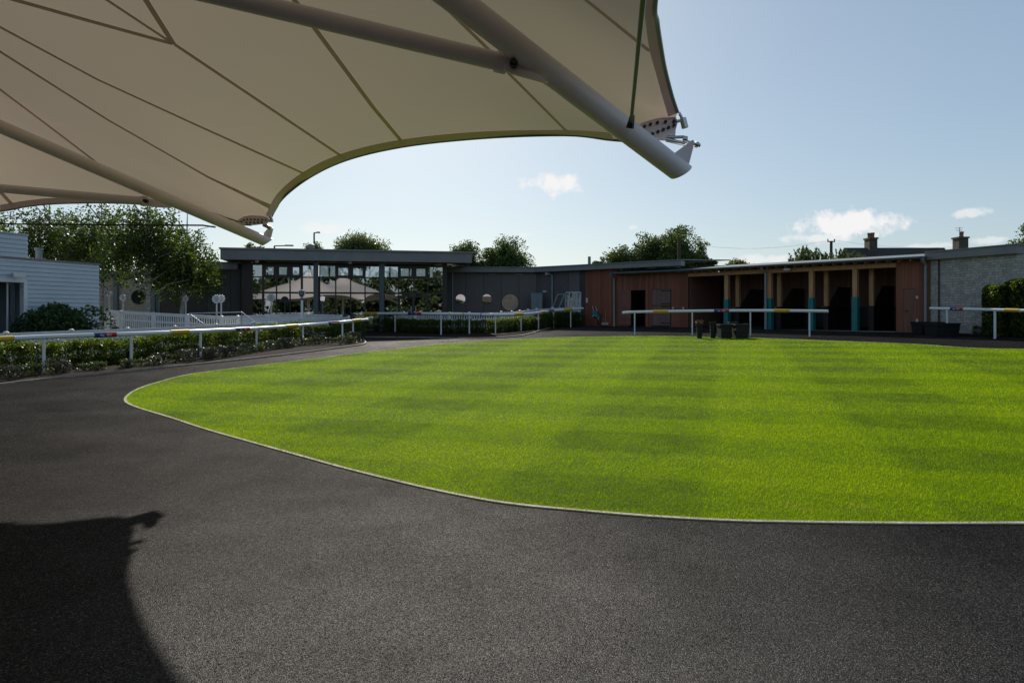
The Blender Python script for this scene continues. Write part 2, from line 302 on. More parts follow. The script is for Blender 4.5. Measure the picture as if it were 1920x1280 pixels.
# ------------------------------------------------------------------ mesh builder
class MB:
    def __init__(s): s.v = []; s.f = []
    def add(s, vs, fs):
        n = len(s.v); s.v += [Vector(v) for v in vs]; s.f += [tuple(i+n for i in f) for f in fs]; return s
    def hexa(s, p):       # p: 4 bottom (ring), 4 top (ring)
        return s.add(p, [(3, 2, 1, 0), (4, 5, 6, 7), (0, 1, 5, 4), (1, 2, 6, 5), (2, 3, 7, 6), (3, 0, 4, 7)])
    def box(s, c, d, rz=0., tilt=None):
        R = Matrix.Rotation(rz, 3, 'Z')
        if tilt is not None: R = R @ tilt
        c = Vector(c); x, y, z = [k/2 for k in d]
        q = [(-x, -y, -z), (x, -y, -z), (x, y, -z), (-x, y, -z), (-x, -y, z), (x, -y, z), (x, y, z), (-x, y, z)]
        return s.hexa([c+R @ Vector(v) for v in q])
    def bar(s, a, b, w, t=None, up=(0, 0, 1)):      # rectangular bar from a to b
        a, b = Vector(a), Vector(b); t = t or w; d = (b-a).normalized(); u = Vector(up)
        if abs(d.dot(u)) > .98: u = Vector((0, 1, 0))
        r = d.cross(u).normalized(); u = r.cross(d)
        q = lambda c: [c-r*w/2-u*t/2, c+r*w/2-u*t/2, c+r*w/2+u*t/2, c-r*w/2+u*t/2]
        return s.hexa(q(a)+q(b))
    def tube(s, pts, rad, n=12, cap=True):
        P = [Vector(p) for p in pts]; R = rad if isinstance(rad, (list, tuple)) else [rad]*len(P)
        vs = []; prev = None
        for i, p in enumerate(P):
            d = (P[min(i+1, len(P)-1)]-P[max(i-1, 0)]).normalized()
            if prev is None:
                u = Vector((0, 0, 1)) if abs(d.z) < .95 else Vector((1, 0, 0))
                r = d.cross(u).normalized()
            else: r = (prev-d*prev.dot(d)).normalized()
            prev = r; u = r.cross(d)
            vs += [p+(r*math.cos(2*math.pi*k/n)+u*math.sin(2*math.pi*k/n))*R[i] for k in range(n)]
        fs = []
        for i in range(len(P)-1):
            for k in range(n):
                a, b = i*n+k, i*n+(k+1) % n; fs.append((a, b, b+n, a+n))
        if cap: fs += [tuple(range(n-1, -1, -1)), tuple(range((len(P)-1)*n, len(P)*n))]
        return s.add(vs, fs)
    def prism(s, ring, off):    # extruded polygon
        n = len(ring); off = Vector(off); a = [Vector(p) for p in ring]
        return s.add(a+[p+off for p in a], [tuple(range(n-1, -1, -1)), tuple(range(n, 2*n))]+[(i, (i+1) % n, n+(i+1) % n, n+i) for i in range(n)])
    def lathe(s, c, prof, n=20):
        c = Vector(c); vs = []
        for r, z in prof: vs += [c+Vector((r*math.cos(2*math.pi*k/n), r*math.sin(2*math.pi*k/n), z)) for k in range(n)]
        fs = []
        for i in range(len(prof)-1):
            for k in range(n): a, b = i*n+k, i*n+(k+1) % n; fs.append((a, b, b+n, a+n))
        fs.append(tuple(range(n-1, -1, -1))); return s.add(vs, fs)
    def strip(s, A, B):         # quad strip between two polylines
        n = len(A); return s.add(list(A)+list(B), [(i, i+1, n+i+1, n+i) for i in range(n-1)])
    def build(s, name, m, parent=None, smooth=False, origin=None):
        o = Vector(ORG[parent.name]) if parent else Vector(origin or (0, 0, 0))
        me = bpy.data.meshes.new(name); me.from_pydata([v-o for v in s.v], [], s.f); me.update()
        return link(name, me, m, parent, o, smooth)
ORG = {}
def link(name, me, m, parent, o, smooth=False):
    ob = bpy.data.objects.new(name, me); COL.objects.link(ob)
    if m: me.materials.append(m)
    if smooth:
        me.shade_smooth()
        try: me.set_sharp_from_angle(angle=math.radians(40))
        except Exception: pass
    if parent: ob.parent = parent
    else: ob.location = o
    ORG[ob.name] = tuple(o)
    return ob
def npmesh(name, V, Fq, m, parent=None, origin=(0, 0, 0)):
    o = np.array(ORG[parent.name] if parent else origin, float)
    me = bpy.data.meshes.new(name); k = Fq.shape[1]
    me.vertices.add(len(V)); me.vertices.foreach_set('co', (V-o).astype(np.float32).ravel())
    me.loops.add(Fq.size); me.loops.foreach_set('vertex_index', Fq.astype(np.int32).ravel())
    me.polygons.add(len(Fq)); me.polygons.foreach_set('loop_start', (np.arange(len(Fq))*k).astype(np.int32))
    me.update(calc_edges=True)
    return link(name, me, m, parent, Vector(o))
def tag(o, label, cat, group=None, kind=None):
    if label: o['label'] = label
    if cat: o['category'] = cat
    if group: o['group'] = group
    if kind: o['kind'] = kind
    return o
def thing(name, label, cat, base, group=None):
    o = bpy.data.objects.new(name, None); COL.objects.link(o); o.empty_display_size = .2
    o.location = Vector(base); ORG[o.name] = tuple(base)
    return tag(o, label, cat, group)
def copy_tree(root, loc, rz=0., label=None, group=None, sc=1., scz=None):
    def cp(o, par):
        c = o.copy(); COL.objects.link(c)
        if par: c.parent = par
        for ch in o.children: cp(ch, c)
        return c
    r = cp(root, None); r.location = loc; r.rotation_euler = (0, 0, rz); r.scale = (sc, sc, scz or sc)
    if label: r['label'] = label
    if group: r['group'] = group
    return r
def struct(o, label=None): o['kind'] = 'structure'; return o
def text_ob(s, size, m, parent, origin, xdir, ydir, name='lettering', depth=0.):
    cu = bpy.data.curves.new('t', 'FONT'); cu.body = s; cu.size = size; cu.align_x = 'CENTER'; cu.align_y = 'CENTER'
    cu.offset = size*.012
    t = bpy.data.objects.new('t', cu); COL.objects.link(t)
    bpy.context.view_layer.update()
    dg = bpy.context.evaluated_depsgraph_get(); me = bpy.data.meshes.new_from_object(t.evaluated_get(dg))
    bpy.data.objects.remove(t); bpy.data.curves.remove(cu)
    x = Vector(xdir).normalized(); y = Vector(ydir).normalized(); z = x.cross(y)
    o = Vector(origin)-Vector(ORG[parent.name])
    me.transform(Matrix(((x.x, y.x, z.x, o.x), (x.y, y.y, z.y, o.y), (x.z, y.z, z.z, o.z), (0, 0, 0, 1))))
    me.name = name; me.materials.clear()
    return link(name, me, m, parent, Vector(ORG[parent.name]))

# ------------------------------------------------------------------ foliage
def leaves(C, size, jitter=.35, up=0., asp=.55):
    n = len(C); a = rng.normal(size=(n, 3)); a[:, 2] *= (1-up); a /= np.linalg.norm(a, axis=1)[:, None]
    r = rng.normal(size=(n, 3)); b = np.cross(a, r); b /= np.linalg.norm(b, axis=1)[:, None]
    s = size*(1+jitter*rng.uniform(-1, 1, n))[:, None]
    V = np.stack([C-a*s, C+b*s*asp, C+a*s, C-b*s*asp], 1).reshape(-1, 3)
    return V, np.arange(4*n).reshape(n, 4)
def crown_points(c, rad, clumps, per, crad, flat=.75, shell=.55):
    c = np.array(c); rad = np.array(rad); pts = []; cen = []
    for i in range(clumps):
        d = rng.normal(size=3); d /= np.linalg.norm(d)
        if d[2] < -.55: d[2] *= -.5
        rr = shell+(1-shell)*rng.uniform()**.7
        q = c+d*rad*rr*(1+.16*rng.normal()); cen.append(q)
        k = max(6, int(per*rng.uniform(.6, 1.4))); e = rng.normal(size=(k, 3)); e /= np.linalg.norm(e, axis=1)[:, None]
        e *= (rng.uniform(size=k)**.45)[:, None]
        pts.append(q+e*np.array([crad, crad, crad*flat])*rng.uniform(.7, 1.3))
    return np.concatenate(pts), cen
def tree(name, label, base, H, rad, cz, clumps, per, crad, lsize, lm, tr=.25, group=None, trunk_m='bark', shell=.5, copies=None):
    t = thing(name, label, 'tree', base, group); base = Vector(base)
    c = base+Vector((0, 0, cz)); P, cen = crown_points(c, rad, clumps, per, crad, shell=shell)
    mb = MB(); top = base+Vector((0, 0, cz+rad[2]*.45))
    mb.tube([base-Vector((0, 0, .3)), base+Vector((.05, 0, cz*.4)), lerp(base, top, .7), top], [tr*1.25, tr, tr*.6, tr*.15], 8)
    for q in random.sample(cen, min(10, len(cen))):
        q = Vector(q); s = lerp(base, top, random.uniform(.35, .75)); mid = lerp(s, q, .5)+Vector((0, 0, rad[2]*.06))
        mb.tube([s, mid, q], [tr*.4, tr*.22, tr*.06], 5)
    mb.build('trunk', M[trunk_m], t, True)
    V, Q = leaves(P, lsize); npmesh('crown', V, Q, lm, t)
    return t
def shrub_mesh(w, d, hh, n, ls, core=.75):
    # leaves in a rounded block, denser at its surface
    k = rng.normal(size=(n, 3)); k /= np.linalg.norm(k, axis=1)[:, None]
    k = np.sign(k)*np.abs(k)**.62; k *= (core+(1-core)*rng.uniform(size=(n, 1)))
    lump = 1+.16*np.sin(k[:, :1]*5.1+1)*np.cos(k[:, 1:2]*4.3)+.1*rng.normal(size=(n, 1))
    P = k*lump*np.array([w/2, d/2, hh/2]); P[:, 2] += hh/2; P = P[P[:, 2] > .02]
    return leaves(P, ls)

# ================================================================== SETTING: ground, parade path, lawn, beds
def sheet(name, x0, x1, y0, y1, nx, ny, dz, m):
    vs = []; fs = []
    for j in range(ny+1):
        for i in range(nx+1):
            x, y = lerp(x0, x1, i/nx), lerp(y0, y1, j/ny); vs.append((x, y, h(x, y)+dz))
    for j in range(ny):
        for i in range(nx): a = j*(nx+1)+i; fs.append((a, a+1, a+nx+2, a+nx+1))
    mb = MB(); mb.add(vs, fs); return struct(mb.build(name, m, smooth=True))
sheet('ground', -1500, 1500, -1500, 1500, 100, 100, -.45, M['field'])
sheet('parade_path', -48, 48, -34, 49, 96, 83, 0., M['asphalt'])

LAWN_PX = [(1920, 983), (1669, 983), (1500, 981), (1365, 978), (1220, 970), (1096, 960), (970, 948), (881, 934), (773, 911), (648, 880), (558, 855), (469, 830), (379, 804), (316, 783), (263, 767), (238, 757), (232, 749), (239, 740), (256, 730), (290, 718), (360, 701), (485, 685), (600, 671), (660, 663), (735, 655), (795, 648), (870, 642), (945, 637), (1020, 633.5), (1080, 632), (1190, 630.5), (1305, 631), (1430, 634), (1560, 639), (1711, 645), (1920, 654.5)]
lawn_pts = [G(*p) for p in LAWN_PX]
lawn_pts = [Vector((17., 4.4, 0)), Vector((10., 5.15, 0))]+lawn_pts+[Vector((24., 21., 0)), Vector((27., 16., 0)), Vector((25., 8., 0))]
lawn_b = catmull(lawn_pts, 6, True)
for p in lawn_b: p.z = h(p.x, p.y)
cen = Vector((7., 14., 0)); vs = [Vector((cen.x, cen.y, h(cen.x, cen.y)+.008))]; fs = []
RG = [.15, .3, .45, .6, .72, .83, .92, 1.]
nb = len(lawn_b)
for r in RG:
    for p in lawn_b:
        q = lerp(cen, p, r); vs.append(Vector((q.x, q.y, h(q.x, q.y)+.008)))
for k in range(nb): fs.append((0, 1+k, 1+(k+1) % nb))
for j in range(len(RG)-1):
    for k in range(nb): a = 1+j*nb+k; b = 1+j*nb+(k+1) % nb; fs.append((a, a+nb, b+nb, b))
mb = MB(); mb.add(vs, fs); struct(mb.build('lawn', M['lawn'], smooth=True))
# edging strip round the lawn
def offset_line(L, d, closed=True):
    n = len(L); out = []
    for i in range(n):
        a, b = (L[(i-1) % n], L[(i+1) % n]) if closed else (L[max(i-1, 0)], L[min(i+1, n-1)])
        t = (b-a); t.z = 0; t.normalize(); nrm = Vector((-t.y, t.x, 0)); q = L[i]+nrm*d; out.append(q)
    return out
def edging(name, L, width, hh, m, closed):
    O = offset_line(L, width, closed); mb = MB(); n = len(L); rows = []
    for i in range(n):
        a, b = L[i], O[i]; za, zb = h(a.x, a.y), h(b.x, b.y)
        rows.append([Vector((a.x, a.y, za-.05)), Vector((a.x, a.y, za+hh)), Vector((b.x, b.y, zb+hh)), Vector((b.x, b.y, zb-.05))])
    vs = [v for r in rows for v in r]; fs = []
    for i in range(n if closed else n-1):
        j = (i+1) % n
        for k in range(3): fs.append((i*4+k, j*4+k, j*4+k+1, i*4+k+1))
    mb.add(vs, fs); return mb.build(name, m)
tag(struct(edging('lawn_edging', lawn_b, -.045, .012, M['kerb'], True)), 'thin pale edging strip round the oval lawn', None)

# mown grass blades (one mass)
def blades():
    P2 = np.array([[p.x, p.y] for p in lawn_b])
    def inside(X, Y):
        c = np.zeros(len(X), bool); n = len(P2)
        for i in range(n):
            x1, y1 = P2[i]; x2, y2 = P2[(i+1) % n]
            m = ((y1 > Y) != (y2 > Y)) & (X < (x2-x1)*(Y-y1)/(y2-y1+1e-12)+x1); c ^= m
        return c
    Vs = []; tot = 0
    for (y0, y1, dens, w, hh) in ((4.2, 7, 6200, .0036, .025), (7, 10, 4200, .0047, .025), (10, 15, 2000, .007, .025), (15, 22, 760, .011, .025), (22, 38, 260, .019, .026)):
        xa, xb = -.62*y1-1, .82*y1+1; n = int((xb-xa)*(y1-y0)*dens)
        X = rng.uniform(xa, xb, n); Y = rng.uniform(y0, y1, n); k = inside(X, Y); X, Y = X[k], Y[k]; n = len(X)
        v = .024*(Y-8)+.0176*X; Z = .5*(v+np.sqrt(v*v+.004))+.006
        an = rng.uniform(0, 2*np.pi, n); lean = rng.normal(size=(n, 2))*.45; L = hh*rng.uniform(.6, 1.3, n)
        dx, dy = np.cos(an)*w*.5, np.sin(an)*w*.5
        A = np.stack([X-dx, Y-dy, Z], 1); B = np.stack([X+dx, Y+dy, Z], 1); C = np.stack([X+lean[:, 0]*L, Y+lean[:, 1]*L, Z+L], 1)
        Vs.append(np.stack([A, B, C], 1).reshape(-1, 3))
    V = np.concatenate(Vs); Fq = np.arange(len(V)).reshape(-1, 3)
    o = npmesh('lawn_grass', V, Fq, M['blade']); tag(o, 'short striped mown grass of the parade ring lawn', 'grass', kind='stuff')
blades()

# ------------------------------------------------------------------ rails
def rail_pts(posts, ext):
    """posts: (px, base_y, rail_top_y, rail_bottom_y)"""
    out = []
    for px, by, ty, boty, *dd in posts:
        g = G(px, by)
        if dd: g = W(px, by, dd[0]); g.z = h(g.x, g.y)
        out.append((px, g, EYE+(HY-.5*(ty+boty))/F*g.y, .5*(boty-ty)/F*g.y))
    return out
def bands(parent, line, lst, R, nrm_up=Vector((0, 0, 1))):
    """line: list of (px, Vector) along the rail axis"""
    xs = [a for a, _ in line]
    def at(px): return Vector([interp(px, xs, [p[i] for _, p in line]) for i in range(3)])
    for px0, px1, kind in lst:
        a, b = at(px0), at(px1); d = (b-a).normalized(); m = (a+b)/2
        n = Vector((d.y, -d.x, 0)).normalized()
        if n.dot(-m) < 0: n = -n
        up = Vector((0, 0, 1)); xd = up.cross(n)
        L = (b-a).length; hgt = R*.95
        if kind == 'y':
            k = MB(); k.tube([a, lerp(a, b, .5), b], R+.014, 14); o = k.build('sponsor_band', M['yellow'], parent, True); o['label'] = 'yellow sponsor band wrapped round the white rail'
        else:
            k = MB(); k.tube([a, m], R+.012, 14); left_is_a = (b-a).dot(xd) > 0
            o = k.build('sponsor_band', M['blue'] if left_is_a else M['redband'], parent, True)
            k = MB(); k.tube([m, b], R+.012, 14); o2 = k.build('sponsor_band', M['redband'] if left_is_a else M['blue'], parent, True)
            ob, orr = (o, o2) if left_is_a else (o2, o)
            ob['label'] = 'blue half of a sponsor band reading sky'; orr['label'] = 'red half of a sponsor band reading BET'
            s = hgt*1.55
            text_ob('sky', s, M['letter'], ob, m-xd*L*.17+n*(R+.0145), xd, up)
            text_ob('BET', s*.9, M['letter'], orr, m+xd*L*.16+n*(R+.0145), xd, up)
def rail(name, label, posts, ends, band_list, post_w=.07, group=None, R=None, rake=0.):
    P = rail_pts(posts, ends)
    xs = [p[0] for p in P]
    R = R or sum(p[3] for p in P)/len(P)
    line = [(p[0], Vector((p[1].x, p[1].y, p[2]))) for p in P]
    def end(px, y):
        Dv = interp(px, xs, [p[1].y for p in P]); return (px, W(px, y, Dv))
    line = [end(*e) for e in ends if e[0] < xs[0]]+line+[end(*e) for e in ends if e[0] > xs[-1]]
    t = thing(name, label, 'rail', P[0][1], group)
    dense = catmull([p for _, p in line], 6)
    mb = MB(); mb.tube(dense, R, 16); mb.build('top_rail', M['white'], t, True)
    for px, g, z, r in P:
        k = MB(); d = Vector((rake, 0, 0))
        top = Vector((g.x, g.y, z-R*.6))
        k.tube([g-Vector((0, 0, .1))+d*1., Vector((g.x, g.y, lerp(g.z, z, .75)))+d*.55, top], post_w/2, 12); k.build('post', M['white'], t, True)
    dl = []
    for i, q in enumerate(dense): dl.append((CX+F*q.x/q.y, q))
    dl.sort(key=lambda a: a[0])
    bands(t, dl, band_list, R)
    return t, line
left_posts = [(-98, 722, 634.5, 644.5), (82, 704, 627, 635.6), (246, 690, 622, 629.5), (376, 675.6, 617, 624), (481, 660.5, 612.3, 618.8), (568, 647.8, 606.7, 612.6), (642, 643.8, 601, 606.4), (662, 640.5, 599, 604.2)]
railL, lineL = rail('white_rail', 'long white rail of the nearest flower bed, in front of the left hedge', left_posts, [(-320, 640), (690, 599)],
     [(-30, 24, 'y'), (176, 217, 's'), (319, 353, 'y'), (440, 466, 's'), (535, 557, 'y'), (616, 635, 's'), (660, 675, 'y')], .075)
mid_posts = [(470, 616, 586, 591), (560, 618, 585.3, 590.5), (650, 621, 585, 590.3), (741, 623.5, 585, 590.3), (827, 629.3, 585.4, 591), (880, 627, 586.2, 591.6), (929, 626.2, 587.8, 592.3), (977, 621.6, 587.2, 591.3), (1009.5, 618.5, 584.2, 588.6), (1038, 612.5, 580.3, 584.4, 39.9), (1070, 609.5, 578, 582, 40.7)]
railM, lineM = rail('white_rail', 'curving white rail in front of the middle hedge below the pavilion', mid_posts, [(440, 588.6), (1093, 578)],
     [(684, 709, 'y'), (767, 792, 's'), (841, 868, 'y'), (901, 925, 's'), (963, 980, 'y'), (1013, 1020, 'y'), (1028, 1037, 's'), (1056, 1072, 'y')], .07)
free_posts = [(1190, 628, 582.5, 587.2), (1298, 628.3, 580.6, 585.5), (1407, 628.8, 579.7, 584.7), (1518, 631, 580.2, 585.6)]
railF, lineF = rail('white_rail', 'free-standing white rail on four posts in front of the stable stalls', free_posts, [(1167, 586.4), (1553, 583.5)],
     [(1225, 1253, 'y'), (1339, 1367, 's'), (1452, 1481, 'y')], .06)
right_posts = [(1776, 630.5, 576, 581.5), (1865.5, 635, 578, 583.5), (1985, 642, 580.5, 587)]
railR, lineR = rail('white_rail', 'white rail in front of the stone wall and clipped hedge', right_posts, [(1744, 578), (2100, 586)],
     [(1783, 1807, 's'), (1885, 1912, 'y')], .085)

# ------------------------------------------------------------------ picket fences
def fence(name, label, posts, rails_dz, pick, group=None, pw=.12, base_z=None, solid=None):
    """posts: (px, cap_y, D).  top rail sits just under the caps"""
    P = []
    for px, cy, D in posts:
        w = W(px, cy, D); P.append((w, h(w.x, w.y) if base_z is None else base_z))
    t = thing(name, label, 'fence', (P[0][0].x, P[0][0].y, P[0][1]), group)
    for w, gz in P:
        k = MB(); k.box((w.x, w.y, (gz-.1+w.z-.05)/2), (pw, pw, w.z-.05-gz+.1), .2)
        k.lathe((w.x, w.y, w.z-.05), [(pw*.62, 0), (pw*.66, .02), (pw*.5, .05), (pw*.15, .07)], 10)
        k.build('post', M['white_wood'], t)
    for dz, th, nm in rails_dz:
        k = MB()
        for (a, _), (b, _) in zip(P[:-1], P[1:]):
            k.bar(a-Vector((0, 0, dz)), b-Vector((0, 0, dz)), .05, th)
        k.build(nm, M['white_wood'], t)
    if pick:
        k = MB()
        for (a, ga), (b, gb) in zip(P[:-1], P[1:]):
            L = (b-a).length; n = max(2, int(L/.13))
            for i in range(1, n):
                q = lerp(a, b, i/n); g = lerp(ga, gb, i/n)
                k.box((q.x, q.y, (g+.06+q.z-.12)/2), (.05, .025, q.z-.12-g-.06), math.atan2((b-a).y, (b-a).x))
        k.build('picket_panel', M['white_wood'], t)
    if solid:
        k = MB()
        for (a, ga), (b, gb) in zip(P[:-1], P[1:]):
            lo, hi = solid
            k.hexa([Vector((a.x, a.y-.01, a.z-lo)), Vector((b.x, b.y-.01, b.z-lo)), Vector((b.x, b.y+.01, b.z-lo)), Vector((a.x, a.y+.01, a.z-lo)),
                    Vector((a.x, a.y-.01, a.z-hi)), Vector((b.x, b.y-.01, b.z-hi)), Vector((b.x, b.y+.01, b.z-hi)), Vector((a.x, a.y+.01, a.z-hi))])
        k.build('board_panel', M['white_wood'], t)
    return t, P
FL = [(-110, 628, 17.9), (11.3, 622, 19.6), (134, 617.3, 21.4), (239, 614.2, 23.2), (327.6, 610.6, 25.1), (405.5, 607, 27.1), (474, 603.7, 29.2), (532, 600, 31.3), (588, 596.6, 33.4), (635, 594, 35.4), (654, 592, 36.3)]
fenceL, PL = fence('picket_fence', 'white picket fence behind the left hedge, running beside the near rail', FL, [(.1, .12, 'top_rail'), (.34, .11, 'mid_rail')], True, 'white picket fences')
FM = [(654, 584.5, 43), (715, 584, 41), (778, 584.3, 38.7), (843, 584.8, 37), (880, 584.6, 36.6), (940, 583.5, 37), (960, 583, 37.7), (975, 581.5, 38.3), (990, 579.3, 39.4), (1006, 577.7, 40.4), (1036, 575.8, 41.6), (1075, 574.8, 42.1)]
fenceM, PM = fence('picket_fence', 'white picket fence curving behind the middle hedge in front of the portholes', FM, [(.12, .13, 'top_rail'), (.42, .1, 'mid_rail')], True, 'white picket fences')
FE = [(200, 580.5, 31.5), (226, 582.5, 30.7), (288, 585.8, 29.8), (351, 589, 29.0), (415.6, 592.5, 28.3), (446, 592, 29.5)]
fenceE, PE = fence('picket_fence', 'white picket fence of the enclosure behind the birch trunk', FE, [(.07, .14, 'top_rail'), (.4, .08, 'mid_rail')], True, 'white picket fences', .14)
FX = [(446, 591, 31.5), (504, 589.5, 33), (563.5, 587.5, 34.5), (571, 588, 34.7), (640, 590, 37)]
fenceX, PX = fence('boarded_fence', 'white boarded fence below the glazed pavilion, beside the shield sign', FX, [(.05, .08, 'top_rail')], False, None, .12, None, (.1, .75))
ENC = [(215, 608, 575.5, 580.5), (258, 608, 577, 582), (350, 609, 580.5, 585.5), (420, 609, 585, 590), (468, 611, 587, 592)]
P_ = rail('white_rail', 'white rail with bands at the back of the enclosure, behind the birch trunk', ENC, [(200, 577.5), (500, 591)], [(250, 272, 'y'), (326, 347, 's'), (417, 441, 'y')], .07)

# ------------------------------------------------------------------ planting beds
def resample(L, n):
    L = [Vector((p.x, p.y, 0)) for p in L]; d = [0]
    for a, b in zip(L[:-1], L[1:]): d.append(d[-1]+(b-a).length)
    out = []
    for i in range(n):
        t = d[-1]*i/(n-1); k = max(j for j in range(len(d)-1) if d[j] <= t+1e-9); u = (t-d[k])/max(1e-9, d[k+1]-d[k]); out.append(lerp(L[k], L[k+1], u))
    return out
def bed(name, front, back, n=60, m=None):
    A, B = resample(front, n), resample(back, n); rows = 5; vs = []; fs = []
    for j in range(rows+1):
        for a, b in zip(A, B):
            q = lerp(a, b, j/rows); vs.append((q.x, q.y, h(q.x, q.y)+(.012 if j in (0, rows) else .05)))
    for j in range(rows):
        for i in range(n-1): k = j*n+i; fs.append((k, k+1, k+n+1, k+n))
    mb = MB(); mb.add(vs, fs); struct(mb.build(name, m or M['soil'], smooth=True))
KL = [(-110, 738), (0, 722.5), (80, 713), (160, 705.5), (240, 697.5), (320, 689), (400, 681), (460, 674.5), (555, 663.5), (631, 653.8), (677, 647.5), (687, 643), (682, 637.5)]
kerbL = catmull([G(*p) for p in KL], 5)
backL = [w+Vector((-.3, .35, 0)) for w, _ in PL]
bed('left_flower_bed', kerbL, backL)
KM = [(664, 633), (700, 632.6), (760, 633), (820, 634), (870, 635), (929, 634.2), (972, 631), (1000, 625), (1014, 620), (1040, 614), (1080, 611)]
kerbM = catmull([G(*p) for p in KM], 5)
backM = [w+Vector((0, .5, 0)) for w, _ in PM]
bed('middle_flower_bed', kerbM, backM)
tag(struct(edging('bed_edging', kerbL, .06, .05, M['kerb2'], False)), None, None)
tag(struct(edging('bed_edging', kerbM, .06, .05, M['kerb2'], False)), None, None)
bed('enclosure_paving', [w+Vector((-.32, .37, 0)) for w, _ in PL]+[w+Vector((0, .55, 0)) for w, _ in PM[:5]], [Vector((-26, 22, 0)), Vector((-26, 40, 0)), Vector((-16, 41, 0)), Vector((-6, 43, 0)), Vector((-3.6, 44, 0))], 60, M['paving'])

# hedge shrubs (copies of three prototypes)
def shrub(name, label, w, d, hh, n, ls, lm, cat, stem=True):
    t = thing(name, label, cat, (0, 0, 0))
    V, Q = shrub_mesh(w, d, hh, n, ls); npmesh('foliage', V, Q, lm, t)
    mb = MB()
    for k in range(5):
        a = k*1.3; mb.tube([(0, 0, -.05), (.1*w*math.cos(a), .1*d*math.sin(a), hh*.35), (.3*w*math.cos(a), .3*d*math.sin(a), hh*.8)], [.014, .01, .005], 5)
    mb.build('stem', M['bark'], t); return t
protos = [shrub('hedge_shrub', 'x', .95, .8, .78, 2800, .03, M['leaf_hedge'], 'shrub') for _ in range(3)]
used = [False]*3
def place(protos, used, p, rz, sc, label, group, scz=None):
    i = random.randrange(len(protos))
    if not used[i]:
        used[i] = True; o = protos[i]; o.location = p; o.rotation_euler = (0, 0, rz); o.scale = (sc, sc, scz or sc); o['label'] = label; o['group'] = group; return o
    return copy_tree(protos[i], p, rz, label, group, sc, scz)
def along(L, step, off=0.):
    n = int(sum((b-a).length for a, b in zip(L[:-1], L[1:]))/step); return resample(L, max(2, n+1))
lineLg = [Vector((p.x, p.y, 0)) for _, p in lineL][1:-1]
fl = resample([w for w, _ in PL][:], 40); rl = resample(lineLg+[lineLg[-1]+Vector((.3, .6, 0))], 40)
midL = [lerp(a, b, .48) for a, b in zip(rl, fl)]
for q in along(midL, .5):
    q = q+Vector((random.uniform(-.12, .12), random.uniform(-.12, .12), 0)); q.z = h(q.x, q.y)+.03
    place(protos, used, q, random.uniform(0, 6.28), random.uniform(.88, 1.16), 'green leafy shrub in the hedge row between the near white rail and its picket fence', 'shrubs of the left hedge row')
lineMg = [Vector((p.x, p.y, 0)) for _, p in lineM][3:-1]
rm = resample(lineMg, 40); fm = resample([w for w, _ in PM], 40)
midM = [lerp(a, b, .42) for a, b in zip(rm, fm)]
for q in along(midM, .5):
    q = q+Vector((random.uniform(-.1, .1), random.uniform(-.1, .1), 0)); q.z = h(q.x, q.y)+.03
    place(protos, used, q, random.uniform(0, 6.28), random.uniform(.82, .98), 'green leafy shrub in the hedge row behind the curving middle rail', 'shrubs of the middle hedge row')
for px, D in ((1017, 40.), (1027, 40.4), (1037, 40.8), (1047, 41.1), (1057, 41.3), (1067, 41.45), (1076, 41.6)):
    q = W(px, 600, D); q.z = h(q.x, q.y); place(protos, used, q, px, 1.15, 'green leafy shrub in the short hedge piece at the right end of the middle rail', 'shrubs at the right end of the middle bed')
lav = [shrub('lavender_plant', 'x', .5, .5, .36, 420, .026, M['leaf_lav'], 'plant'), shrub('lavender_plant', 'x', .42, .42, .3, 380, .024, M['leaf_grey'], 'plant')]
ul = [False]*2
kl = resample(kerbL[:-8], 60); rl2 = resample(lineLg, 60)
row = [lerp(a, b, .95) for a, b in zip(kl, rl2)]
for q in along(row, .34):
    q = q+Vector((random.uniform(-.15, .15), random.uniform(-.12, .22), 0)); q.z = h(q.x, q.y)+.03
    place(lav, ul, q, random.uniform(0, 6.28), random.uniform(.75, 1.2), 'low purple grey lavender plant at the foot of the near white rail', 'lavender plants along the near bed edge')
kt = [G(672, 645), G(680, 641), G(676, 637)]
for q in kt:
    q.z = h(q.x, q.y)+.03; copy_tree(lav[1], q+Vector((-.35, .1, 0)), 1., 'low grey green plant at the rounded tip of the left bed', 'plants at the tip of the left bed', 1.1)

